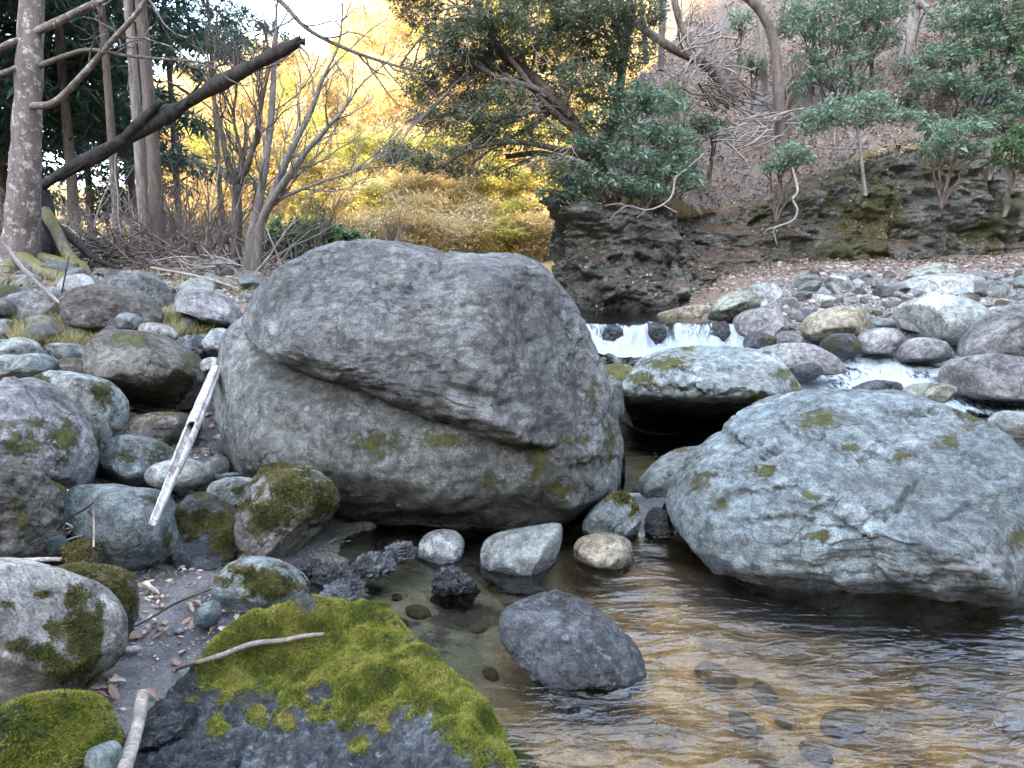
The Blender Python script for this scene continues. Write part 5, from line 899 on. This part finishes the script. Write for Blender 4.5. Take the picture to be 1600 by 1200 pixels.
def brush(label, cx, cy, rx, ry, d, n, seed, mat='twig', rot=-.6):
    rs = np.random.RandomState(seed); t = thing('brush_pile', label, 'brush', at(cx, cy + ry, d))
    def f(T_):
        for _ in range(n):
            a = rot + rs.normal() * .5; l = rs.uniform(.25, .9) * rx; x0, y0 = cx + rs.normal() * rx * .4, cy + rs.normal() * ry * .4; dx, dy = math.cos(a) * l, math.sin(a) * l; d0 = d + rs.normal() * .2
            px_tube(T_, [(x0 - dx / 2, y0 - dy / 2, d0), (x0 + rs.normal() * 4, y0 + rs.normal() * 4, d0), (x0 + dx / 2, y0 + dy / 2, d0 + rs.normal() * .15)], rs.uniform(.5, 1.5), 4, 6)
    tube_child('twigs', f, BM[mat], t)
brush('tangle of grey dead branches at the top of the leaf slope', 1110, 90, 70, 60, 14.6, 60, 111)
brush('dead sticks lying under the slender dark tree', 1215, 185, 80, 14, 14., 26, 112, 'twig', -.15)
brush('fallen twigs caught above the middle of the slope', 1130, 150, 60, 24, 14.2, 50, 113, 'brown', .4)
brush('grey twigs low on the slope left of the slender dark tree', 1160, 215, 60, 20, 13.6, 40, 114, 'twig', -.3)
brush('heap of dead brown branches beside the hollow stump', 190, 395, 110, 34, 9.2, 120, 115, 'brown', .15)
brush('dead twigs along the bank behind the peaked grey rock', 300, 415, 90, 16, 9., 70, 116, 'twig', .25)
brush('fallen branch litter at the left edge by the mottled tree', 30, 440, 60, 20, 7.6, 40, 117, 'twig', .2)

# ---- sunlit wood on the far hillside
def far_tree(kind, seed):
    rs = np.random.RandomState(seed); T_ = Tubes(); tips = []; 
    if kind == 'bare':
        h = 7.; grow(T_, (0, 0, -.3), (0, 0, 1), h * .6, .13, 2, rs, tips, .10, .15, 9, .75, .55, 6, 5, .3)
        C = np.array(tips); C = np.repeat(C, 3, 0) + rs.normal(size=(len(C) * 3, 3)) * .35; V, F, v = whorls(C, 8, .42, .05, rs, -.5, .22)
    elif kind == 'larch':
        h = 10.; T_.add([(0, 0, -.3), (0, 0, h * .5), (0, 0, h)], (.16, .1, .02), 6); f = np.sqrt(rs.rand(420)) ; z = h * (1 - .82 * f); a = rs.uniform(0, 6.28, 420); r = 1.9 * f * np.sqrt(rs.rand(420)) * (.7 + .3 * np.sin(z * 5)); C = np.stack([r * np.cos(a), r * np.sin(a), z], 1); V, F, v = whorls(C, 8, .34, .06, rs, .1, .15)
    else:
        h = 4.; C = np.concatenate([pad_points((rs.normal() * .9, rs.normal() * .9, rs.uniform(.8, 3.4)), (.9, .9, .55), 60, rs) for _ in range(9)]); grow(T_, (0, 0, -.3), (0, 0, 1), 2.6, .08, 1, rs, tips, .15, .1, 6); V, F, v = whorls(C, 7, .26, .09, rs, .1, .1)
    return (V, F, v, T_)
FT = {}
for kind, mats, n in (('bare', ('straw', 'gold', 'straw', 'gold'), 4), ('larch', ('orange', 'gold'), 2), ('bush', ('lime', 'lime', 'gold'), 3)):
    FT[kind] = []
    for i in range(n):
        V, F, v, T_ = far_tree(kind, 200 + i * 7 + len(kind)); FT[kind].append((T_.mesh('trunk', BM['gold'] if kind != 'bare' else BM['pale']), mk_mesh('crown', V, F, [LM[mats[i]]], dict(var=v), False)))
LB = {'bare': ('far_tree', 'straw-coloured leafless tree in the sunlit wood on the far hillside', 'tree', 'leafless trees in the sunlit far wood'), 'larch': ('larch_tree', 'pointed golden larch standing in the sunlit wood of the far hill', 'tree', 'golden larches of the far hill'), 'bush': ('far_bush', 'yellow-green bush in the sunlit wood at the foot of the far hill', 'bush', 'yellow-green bushes of the far wood')}
cnt = 0; tries = 0
while cnt < 380 and tries < 8000:
    tries += 1; y = 37 + 76 * RS.rand() ** 1.35; px = RS.uniform(270, 900) if RS.rand() < .85 else RS.uniform(880, 1200); x = (px - 800) / FPX * y * 1.02
    if y < 46 and px > 880: continue
    z = float(T(x, y)[0]); up = (z + 5 - 1.6) / y
    if up > .50: continue
    row = 600 - FPX * math.tan(math.atan2(z + 2 - 1.6, y) - PITCH)
    kind = 'larch' if (row < 130 and RS.rand() < .5) else ('bush' if (row > 200 and RS.rand() < (.9 if y < 46 else .55) and (px > 640 or 400 < px < 610 or y < 46)) else 'bare')
    nm, lb, ca, gr = LB[kind]; a, b = FT[kind][RS.randint(len(FT[kind]))]; o = thing(nm, lb, ca, (x, y, z), gr); o.rotation_euler.z = RS.uniform(0, 6.28); s = RS.uniform(.7, 1.25) * (1.0 if y > 50 else .75); o.scale = (s, s, s * RS.uniform(.9, 1.2))
    link('trunk', a, o); link('crown', b, o, kind='stuff'); cnt += 1
SG = [shrub_mesh(160 + i, 12, 2.2, 'gold', 1, .6) for i in range(3)]
for k in range(70):
    y = RS.uniform(35, 43); px = RS.uniform(330, 880); x = (px - 800) / FPX * y * 1.02; o = link('bank_shrub', SG[k % 3], None, (x, y, float(T(x, y)[0]) - .05), (0, 0, RS.uniform(0, 6)), label='straw-coloured twiggy shrub on the sunlit river bank far behind the huge boulder', category='shrub', group='twiggy shrubs on the sunlit far bank'); o.scale = [float(RS.uniform(.8, 1.5))] * 3
for k in range(190):
    y = RS.uniform(33.5, 42) if k < 130 else RS.uniform(31.8, 36); px = RS.uniform(330, 900) if k < 130 else RS.uniform(560, 905); x = (px - 800) / FPX * y * 1.02; kd = ('bush', 'bare', 'bare', 'bare')[k % 4]; a, b = FT[kd][k % 2] if kd == 'bush' else FT[kd][k % 4]
    o = thing('bank_bush', 'low golden bush on the sunlit river bank far behind the huge boulder', 'bush', (x, y, float(T(x, y)[0]) - (.3 if kd == 'bush' else .8)), 'low golden bushes on the sunlit far bank'); o.rotation_euler.z = RS.uniform(0, 6.28); s = RS.uniform(.4, .65); o.scale = (s * 1.2, s * 1.2, s * (1 if kd == 'bush' else .8)); link('trunk', a, o); link('crown', b, o, kind='stuff')
# sunlit trees at the top of the right slope
for _ in range(26):
    x, y = RS.uniform(3, 16), RS.uniform(20.5, 30); z = float(H(x, y)[0][0]); a, b = FT['bare'][RS.randint(4)]
    o = thing('slope_tree', 'leafless golden tree standing along the sunlit top of the right slope', 'tree', (x, y, z), 'leafless trees along the top of the right slope'); o.rotation_euler.z = RS.uniform(0, 6.28); s = RS.uniform(.5, .9); o.scale = (s, s, s)
    link('trunk', a, o); link('crown', b, o, kind='stuff')
# ------------------------------------------------------------------ cobbles, pebbles, litter, sticks, leaves
def cob_mesh(i, sub=4):
    rs = np.random.RandomState(300 + i); D_, F = ico(sub); V = D_ * np.array((1, rs.uniform(.65, .95), rs.uniform(.5, .75)))
    for _ in range(5 + i % 4):
        m = nrm(rs.normal(size=3)); s = V @ m; t = np.maximum(s - s.max() * rs.uniform(.58, .85), 0); V = V - m[None] * t[:, None] * .92
    V = V * (1 + .08 * fbm(D_ * 1.8 + i * 9, 4))[:, None]; N = vnormals(V, F)
    return mk_mesh('cobble', V, F, [RM[('cob', 'cob', 'purple', 'blue2', 'pale2', 'brown', 'cob', 'pale')[i % 8]]], dict(moss=np.clip((.75 if i % 8 in (5,) else .12) * sstep(.2, .9, N[:, 2]), 0, 1), wet=np.zeros(len(V))))
CM = [cob_mesh(i) for i in range(16)]
BEDM = [mk_mesh('bed_stone', *(lambda V, F: (V, F))(ico(3)[0] * np.array((1, .8, .45)) * (1 + .10 * fbm(ico(3)[0] * 1.7 + i * 5, 3))[:, None], ico(3)[1]), [RM['bed']], dict(moss=np.zeros(len(ico(3)[0])), wet=np.zeros(len(ico(3)[0])))) for i in range(4)]
RS2 = np.random.RandomState(77); placed = []
def scatter(n, region, smin, smax, label, group, meshes, sink=.3, name='cobble', cat='stone', gap=.8, power=1.6, tries=30):
    k = 0
    for _ in range(n * tries):
        if k >= n: break
        px = RS2.uniform(region[0], region[2]); py = RS2.uniform(region[1], region[3]); p = ong(px, py); s = smin + (smax - smin) * RS2.rand() ** power
        if p[1] > 14 or any((p[0] - q[0]) ** 2 + (p[1] - q[1]) ** 2 < ((s + q[2]) * gap) ** 2 for q in placed): continue
        placed.append((p[0], p[1], s)); o = link(name, meshes[RS2.randint(len(meshes))], None, (p[0], p[1], p[2] + s * .55 * (1 - 2 * sink)), (RS2.normal() * .25, RS2.normal() * .25, RS2.uniform(0, 6.28)), label=label, category=cat, group=group); o.scale = (s, s, s); k += 1
scatter(120, (1230, 432, 1640, 520), .05, .22, 'rounded grey cobble among the others on the gravel bar', 'cobbles on the gravel bar', CM)
scatter(110, (-20, 430, 400, 600), .05, .24, 'grey cobble lying among the rocks of the left bank', 'cobbles on the left bank', CM)
scatter(80, (60, 600, 420, 900), .03, .12, 'small grey stone wedged between the boulders at the left', 'stones wedged between the left boulders', CM)
scatter(24, (150, 900, 480, 1080), .008, .03, 'tiny stone lying on the dark wet silt', 'tiny stones on the wet silt', CM)
scatter(8, (1250, 960, 1640, 1220), .06, .2, 'brown stone seen on the bed of the pool', 'stones on the bed of the pool', BEDM, .35, 'bed_stone')
scatter(4, (850, 1040, 1250, 1220), .04, .12, 'brown stone seen on the bed of the pool', 'stones on the bed of the pool', BEDM, .35, 'bed_stone')
scatter(12, (580, 880, 800, 1060), .03, .08, 'dark stone under the clear shallow water', 'stones under the shallow water', BEDM, .35, 'bed_stone')
# every cobble is named by colour, size and the rock it lies next to
import re as _re
NAMED = [o for o in COL.objects if o.get('category') in ('rock', 'boulder') and not o.get('group')]
def short(l): return _re.split(r' (?:on|in|at|behind|left|right|under|with|near|of|between|beside|against|that|cut|lying|wedged|standing|tucked|sloping|low|below|hung|across|above|just|from|next|over|rising|alone|to|touching|nearest|farthest|the|breaking|peeping|splitting|partly|half|wholly|leaning|overhanging|seen|towards|wet) ', l)[0]
SH = {}
for o in NAMED: SH.setdefault(short(o['label']), []).append(o)
NAMED = [(SH[k][0], k) for k in SH if len(SH[k]) == 1 and len(k.split()) >= 3]; NP = np.array([o.location for o, k in NAMED])
CC = ('grey', 'grey', 'mauve', 'bluish', 'tan', 'mossy brown', 'grey', 'pale')
fam = {}
for o in [o for o in COL.objects if o.name.split('.')[0] == 'cobble']:
    p = np.array(o.location); k = int(np.argmin(((NP - p) ** 2).sum(1))); q = NP[k] - p; side = ('left of' if q[0] > 0 else 'right of') if abs(q[0]) > abs(q[1]) else ('in front of' if q[1] > 0 else 'behind')
    sz = 'tiny' if o.scale[0] < .035 else 'small' if o.scale[0] < .09 else 'fist-sized' if o.scale[0] < .13 else 'large'
    fam.setdefault((sz, CC[CM.index(o.data) % 8], side, NAMED[k][1]), []).append(o)
ORD = ('first', 'second', 'third', 'fourth', 'fifth', 'sixth', 'seventh', 'eighth', 'ninth', 'tenth')
for (sz, c_, side, nm), L_ in fam.items():
    L_.sort(key=lambda o: o.location.x)
    for i_, o in enumerate(L_):
        o['label'] = ('%s %s stone %s the %s' % (sz, c_, side, nm)) if len(L_) == 1 else ('%s %s stone from the left %s the %s' % (ORD[min(i_, 9)], sz + ' ' + c_, side, nm))
        if len(o['label'].split()) > 16: o['label'] = ' '.join(o['label'].split()[:16])
# pebbles: joined, past counting
def pebbles(name, pts, smin, smax, mat, seed, sub=2):
    rs = np.random.RandomState(seed); D_, F = ico(sub); n = len(pts); s = rs.uniform(smin, smax, n) * rs.uniform(.6, 1.2, n); a = rs.uniform(0, 6.28, n)
    B = D_[None] * (np.stack([s, s * rs.uniform(.6, .95, n), s * rs.uniform(.4, .7, n)], 1))[:, None, :]; X = B[..., 0] * np.cos(a)[:, None] - B[..., 1] * np.sin(a)[:, None]; Y = B[..., 0] * np.sin(a)[:, None] + B[..., 1] * np.cos(a)[:, None]
    V = np.stack([X + pts[:, 0:1], Y + pts[:, 1:2], B[..., 2] + pts[:, 2:3]], -1); V += .12 * s[:, None, None] * fbm(V.reshape(-1, 3) * (2. / np.mean(s)), 2).reshape(n, -1, 1)
    Fa = (F[None] + (np.arange(n) * len(D_))[:, None, None]).reshape(-1, 3); return link(name, mk_mesh(name, V.reshape(-1, 3), Fa, [mat], dict(var=np.repeat(rs.rand(n), len(D_)), moss=np.zeros(n * len(D_)), wet=np.zeros(n * len(D_)))), kind='stuff')
def peb_mat(name, wetv):
    t = NT(name); v = t.attr('var'); c = t.new('ShaderNodeTexCoord').outputs['Object']; col = t.mix(t.rng(v, .1, .9), (.10, .098, .10), (.38, .36, .34)); col = t.mix(t.rng(v, .55, .6, 0, .5), col, (.24, .17, .13)); n = t.noise(c, 60, 5, .7)
    col = t.mix(.6, col, t.mix(t.rng(n, .3, .7), (.5, .5, .5), (1.4, 1.4, 1.4)), 'MULTIPLY'); return t.done(t.bsdf(col, .85 - wetv, t.bump(n, .006), .4))
PEB = peb_mat('pebble_dry', 0); 
def field(n, fx, fy, seed, cond=None):
    rs = np.random.RandomState(seed); x = rs.uniform(*fx, n); y = rs.uniform(*fy, n); z = G(x, y); k = np.ones(n, bool) if cond is None else cond(x, y, z); return np.stack([x, y, z], 1)[k]
pebbles('pebbles', field(2000, (2.8, 9), (8.6, 13.4), 1, lambda x, y, z: z > .72), .015, .06, PEB, 2)
pebbles('bank_pebbles', field(2400, (-5, -.6), (3.2, 9.5), 3, lambda x, y, z: z > .12), .01, .055, PEB, 4)
pebbles('silt_grit', field(2600, (-1.9, -.4), (2.0, 3.9), 5, lambda x, y, z: z > .01), .002, .010, PEB, 6, 1)
# leaf litter
def litter(name, P, L_, mat, seed, tilt=.35):
    rs = np.random.RandomState(seed); n = len(P); a = rs.uniform(0, 6.28, n); D_ = np.stack([np.cos(a), np.sin(a), rs.normal(0, tilt, n)], 1); V, F = leaves(P + np.array((0, 0, .012)), D_, L_, L_ * .5, rs); return link(name, mk_mesh(name, V, F, [LM[mat]], dict(var=np.repeat(rs.rand(n), 4)), False), kind='stuff')
rs = np.random.RandomState(9); x = rs.uniform(1, 14, 70000); y = rs.uniform(12.4, 24, 70000); z, D = H(x, y); k = (D > 0) & (fbm(np.stack([x, y, 0 * x], 1) * 1.2, 3) > -.35)
litter('slope_leaf_litter', np.stack([x, y, z], 1)[k], .075, 'litter', 10, .5)
litter('bar_leaf_litter', field(9000, (2.4, 9), (10.8, 14), 11, lambda x, y, z: (z > .8) & (fbm(np.stack([x, y, 0 * x], 1) * 1.5, 3) + .5 * (y - 12.2) > 0)), .06, 'litter', 12)
litter('bank_leaf_litter', field(24000, (-9, .2), (4.4, 14), 13, lambda x, y, z: (z > .4) & (fbm(np.stack([x, y, 0 * x], 1) * 1.3, 3) + .12 * (y - 8) > -.1)), .055, 'litter', 14)
litter('crevice_leaf_litter', field(3000, (-2.7, -.7), (2.9, 5.6), 15, lambda x, y, z: (z > .1)), .035, 'dry', 16)
k = np.nonzero((CLN[:, 2] > .55) & (fbm(CLP * 1.4, 2) > -.2))[0]; k = np.random.RandomState(5).choice(k, 9000)
litter('cliff_leaf_litter', CLP[k] + np.random.RandomState(6).normal(size=(9000, 3)) * np.array((.03, .03, .004)), .06, 'litter', 17, .5)
# dead grass
def tufts(name, pts, n, ln, seed, mat='grass'):
    rs = np.random.RandomState(seed); k = rs.randint(0, len(pts), n); P = pts[k] + rs.normal(size=(n, 3)) * np.array((.03, .03, 0)); D_ = np.stack([rs.normal(0, .55, n), rs.normal(0, .55, n), np.ones(n) * .7], 1); V, F = leaves(P, D_, ln, .005, rs); return link(name, mk_mesh(name, V, F, [LM[mat]], dict(var=np.repeat(rs.rand(n), 4)), False), kind='stuff')
gp = np.array([ong(RS2.uniform(30, 150), RS2.uniform(488, 545)) for _ in range(150)] + [ong(RS2.uniform(235, 340), RS2.uniform(485, 530)) for _ in range(110)] + [ong(RS2.uniform(0, 60), RS2.uniform(500, 530)) for _ in range(40)])
tufts('dead_grass', gp, 9000, .13, 21)
k = np.random.RandomState(8).choice(np.nonzero((CLN[:, 2] > .5) & (CLP[:, 2] > 2) & (fbm(CLP * 1.1 + 4, 2) > 0))[0], 160); tufts('cliff_grass', CLP[k], 2600, .16, 23)
gq = np.array([ong(RS2.uniform(-60, 430), RS2.uniform(405, 470)) for _ in range(260)]); tufts('dry_bank_grass', gq, 1800, .13, 22)

def stick(label, pts, r, mat='stick', name='stick', cat='stick', sides=8, group=None, bump=.15, n=None):
    P = np.array([at(*q) for q in pts]); T_ = Tubes(); px_tube(T_, pts, r, sides, n, bump); me = T_.mesh(name, BM[mat]); loc = P[0]; co = np.zeros(len(me.vertices) * 3, np.float32); me.vertices.foreach_get('co', co); me.vertices.foreach_set('co', (co.reshape(-1, 3) - loc).astype(np.float32).ravel()); me.update()
    o = link(name, me, None, loc, label=label, category=cat)
    if group: o['group'] = group
    return o
# split bleached pole, hollow along its lower half
pole = thing('driftwood_pole', 'bleached white split pole leaning across the gap left of the huge boulder', 'pole', at(240, 815, 3.22))
def half_pipe(q0, q1, r0, r1, a0, a1, m=14, seg=26, thick=.3):
    A, B = np.array(q0), np.array(q1); ax = nrm(B - A); u = nrm(np.cross(ax, (0, 1, 0))); v = np.cross(u, ax); v = v if v[1] < 0 else -v
    t = np.linspace(0, 1, seg); th = np.linspace(a0, a1, m); R = (r0 + (r1 - r0) * t) * (1 + .05 * pn(np.stack([t * 6, 0 * t, 0 * t], 1)))
    def sh(k): return A + (B - A) * t[:, None, None] + (R * k)[:, None, None] * (u * np.cos(th)[None, :, None] + v * np.sin(th)[None, :, None])
    o_, i_ = sh(1).reshape(-1, 3), sh(1 - thick).reshape(-1, 3); g = (np.arange(seg - 1)[:, None] * m + np.arange(m - 1)[None]).ravel(); N = seg * m; F1 = np.stack([g, g + 1, g + m + 1, g + m], 1)
    F2 = F1[:, ::-1] + N; e = np.arange(seg - 1) * m; L1 = np.stack([e, e + m, e + m + N, e + N], 1); L2 = np.stack([e + m - 1, e + m - 1 + N, e + 2 * m - 1 + N, e + 2 * m - 1], 1); c = np.arange(m - 1); E1 = np.stack([c, c + N, c + 1 + N, c + 1], 1); q = (seg - 1) * m + c; E2 = np.stack([q, q + 1, q + 1 + N, q + N], 1)
    return np.concatenate([o_, i_]) - np.array(pole.location), np.concatenate([F1, F2, L1, L2, E1, E2])
PA, PB = at(338, 578, 4.55), at(239, 817, 2.93)
def half_pipe_w(f0, f1, *a):
    A, B = PA + (PB - PA) * f0, PA + (PB - PA) * f1; return half_pipe(A, B, *a)
V, F = half_pipe_w(0, .47, .034, .038, 0, 2 * math.pi - .02); link('round_wood', mk_mesh('round_wood', V, F, [BM['bleach']]), pole)
V, F = half_pipe_w(.468, .74, .037, .030, math.pi * .62, math.pi * 2.1); link('split_half', mk_mesh('split_half', V, F, [BM['bleach']]), pole)
V, F = half_pipe_w(.735, 1., .026, .017, math.pi * .75, math.pi * 2.05); link('split_tip', mk_mesh('split_tip', V, F, [BM['bleach']]), pole)
stick('long thin white stick leaning down the bank at the left edge', [(-14, 360, 5.8), (10, 388, 5.9), (45, 430, 6), (80, 462, 6.1), (118, 492, 6.1)], (2.6, 3, 3, 2.8, 1.6), 'bleach', bump=.08)
stick('dark upright twig standing on the bank beside the long white stick', [(90, 495, 6.1), (97, 455, 6.1), (104, 420, 6.1), (108, 400, 6.1)], (1.2, 1.2, 1, .8), 'dark', 'twig', 'twig')
def over(px, py, lift=.03):
    p = ledge_z(px, py); g = ong(px, py); return (px, py, float(min(p[1], g[1]) - lift))
def over_l(px, py, lift=.03): return (px, py, float(ledge_z(px, py)[1] - lift))
stick('curved brown stick lying over the mossy ledge', [over_l(263, 1049), over_l(305, 1036, .04), over_l(345, 1024, .04), over_l(395, 1006, .04), over_l(440, 1001, .04), over_l(475, 994, .04), over_l(506, 991, .04)], (2.6, 4, 4.4, 4.8, 4.4, 4, 3.4), 'stickb')
stick('thick grey barked stick pointing at the viewer at the bottom', [(222, 1086, 2.14), (219, 1115, 2.02), (212, 1145, 1.90), (203, 1175, 1.80), (190, 1215, 1.68), (170, 1270, 1.54)], (11, 11, 11, 12, 13, 14), 'stick', sides=14, n=40)
stick('broken end of a pale bamboo cane beside the lower-left boulder', [(140, 1026, 2.6), (160, 1020, 2.62), (190, 1016, 2.65), (217, 1013, 2.68)], (6, 6.5, 6.5, 6), 'bleach', 'cane', 'cane', bump=.04)
stick('short grey stick behind the pale lower-left boulder', [(36, 875, 2.75), (70, 874, 2.76), (96, 874, 2.77)], (3.4, 4, 3.4), 'stick')
stick('thin upright stem in front of the large smooth pale boulder', [(146, 855, 2.95), (147, 820, 3.0), (145, 785, 3.02)], (1.6, 1.7, 1.2), 'stick', 'twig', 'twig')
stick('dark forked twig against the large smooth pale boulder', [(88, 830, 3.05), (110, 808, 3.05), (132, 796, 3.03), (147, 784, 3.0)], (1.4, 1.7, 1.7, 1), 'dark', 'twig', 'twig')
stick('long dark twig lying across the wet silt', [(200, 984, 2.72), (235, 966, 2.82), (270, 945, 2.95), (305, 930, 3.05), (330, 921, 3.1)], (1.4, 2, 2, 1.6, 1), 'dark', 'twig', 'twig')
stick('fallen pale branch on the bank below the bare grey stems', [(235, 418, 8.6), (290, 428, 8.4), (330, 437, 8.2), (375, 452, 8)], (2, 2.4, 2, 1.4), 'twig', 'fallen_branch', 'branch')
for i in range(16):
    cx, cy = RS2.uniform(62, 125), RS2.uniform(785, 850); a = RS2.normal() * .5 - .1; l = RS2.uniform(14, 40); d = 3.0 + (850 - cy) / 160
    stick('pale pinkish dry twig in the heap beside the smooth pale boulder', [(cx - l * math.cos(a), cy - l * math.sin(a), d), (cx, cy - 2, d + .01), (cx + l * math.cos(a), cy + l * math.sin(a), d + .03)], RS2.uniform(1., 2.6), ('bleach', 'stick')[i % 2], 'dry_twig', 'twig', 5, 'dry twigs heaped at the left', .1, 8)
# single fallen leaves on the wet silt
def leaf_mesh(seed, mat, long=1., curl=.4):
    rs = np.random.RandomState(seed); n = 9; t = np.linspace(0, 1, n); w = .24 * np.sin(math.pi * t ** .8) ** .9 * long ** -.3 * (1 + .18 * rs.normal(size=n)); u = np.array((-1, -.5, 0, .5, 1)); X = t * long - .5 * long
    Y = w[:, None] * u[None] * (1 + .12 * rs.normal(size=(n, 5))); Z = curl * (np.abs(u)[None] ** 2 * w[:, None] * 1.2 + .35 * np.sin(t * 3 + rs.rand() * 2)[:, None] * .5) + .03 * rs.normal(size=(n, 5)); V = np.stack([np.repeat(X[:, None], 5, 1), Y, Z - Z.min()], -1).reshape(-1, 3); g = (np.arange(n - 1)[:, None] * 5 + np.arange(4)[None]).ravel()
    return mk_mesh('dry_leaf', V, np.stack([g, g + 1, g + 6, g + 5], 1), [LM[mat]], dict(var=np.full(len(V), rs.rand())))
DL = [leaf_mesh(400 + i, 'dry', 1 + .25 * (i % 3), .12 + .22 * (i % 4)) for i in range(8)]
def dleaf(px, py, s, label, group=None, rot=None, m=None):
    p = ong(px, py); o = link('dry_leaf', DL[m if m is not None else RS2.randint(8)], None, (p[0], p[1], p[2] + .008), (RS2.normal() * .22, RS2.normal() * .22, RS2.uniform(0, 6.28) if rot is None else rot), label=label, category='leaf'); o.scale = (s, s, s)
    if group: o['group'] = group
dleaf(228, 932, .11, 'large pale curled leaf on the silt under the smooth pale boulder', None, .2, 3); dleaf(216, 1000, .085, 'large buff leaf lying flat by the bamboo cane end', None, .9, 0); dleaf(270, 1113, .085, 'oval tan leaf on the dark stones right of the thick stick', None, .5, 1); dleaf(241, 1093, .06, 'small brown leaf just above the end of the thick stick', None, -.4, 2)
for a, b in ((233, 985), (246, 980), (255, 990), (240, 975), (262, 978), (228, 992), (250, 996)): dleaf(a + RS2.normal() * 3, b, .055, 'reddish-brown leaf in the little cluster on the silt', 'leaf cluster on the silt')
for a, b in ((160, 1065), (170, 1080), (150, 1080), (162, 1095), (178, 1088), (155, 1105), (160, 1120), (168, 1135), (172, 1062), (150, 1060), (185, 1075), (160, 1150)): dleaf(a, b, .065, 'brown leaf in the drift below the pale lower-left boulder', 'leaf drift at the lower left')
litter('silt_leaf_bits', field(1500, (-1.9, -.5), (2.1, 3.9), 31, lambda x, y, z: (z > .02) & (fbm(np.stack([x, y, 0 * x], 1) * 4, 2) > .05)), .022, 'litter', 32)
for a, b in ((342, 962), (372, 973), (388, 972), (400, 970), (312, 950), (290, 975), (300, 980), (285, 1025), (350, 990), (275, 1040), (298, 955), (330, 990)): dleaf(a, b, .05, 'small reddish leaf scattered on the silt before the wedge rock', 'leaves scattered on the silt')
for a, b in ((528, 838), (548, 845), (560, 836), (540, 852), (520, 850), (620, 850)): dleaf(a, b, .05, 'brown leaf at the dark water edge under the huge boulder', 'leaves at the dark water edge')
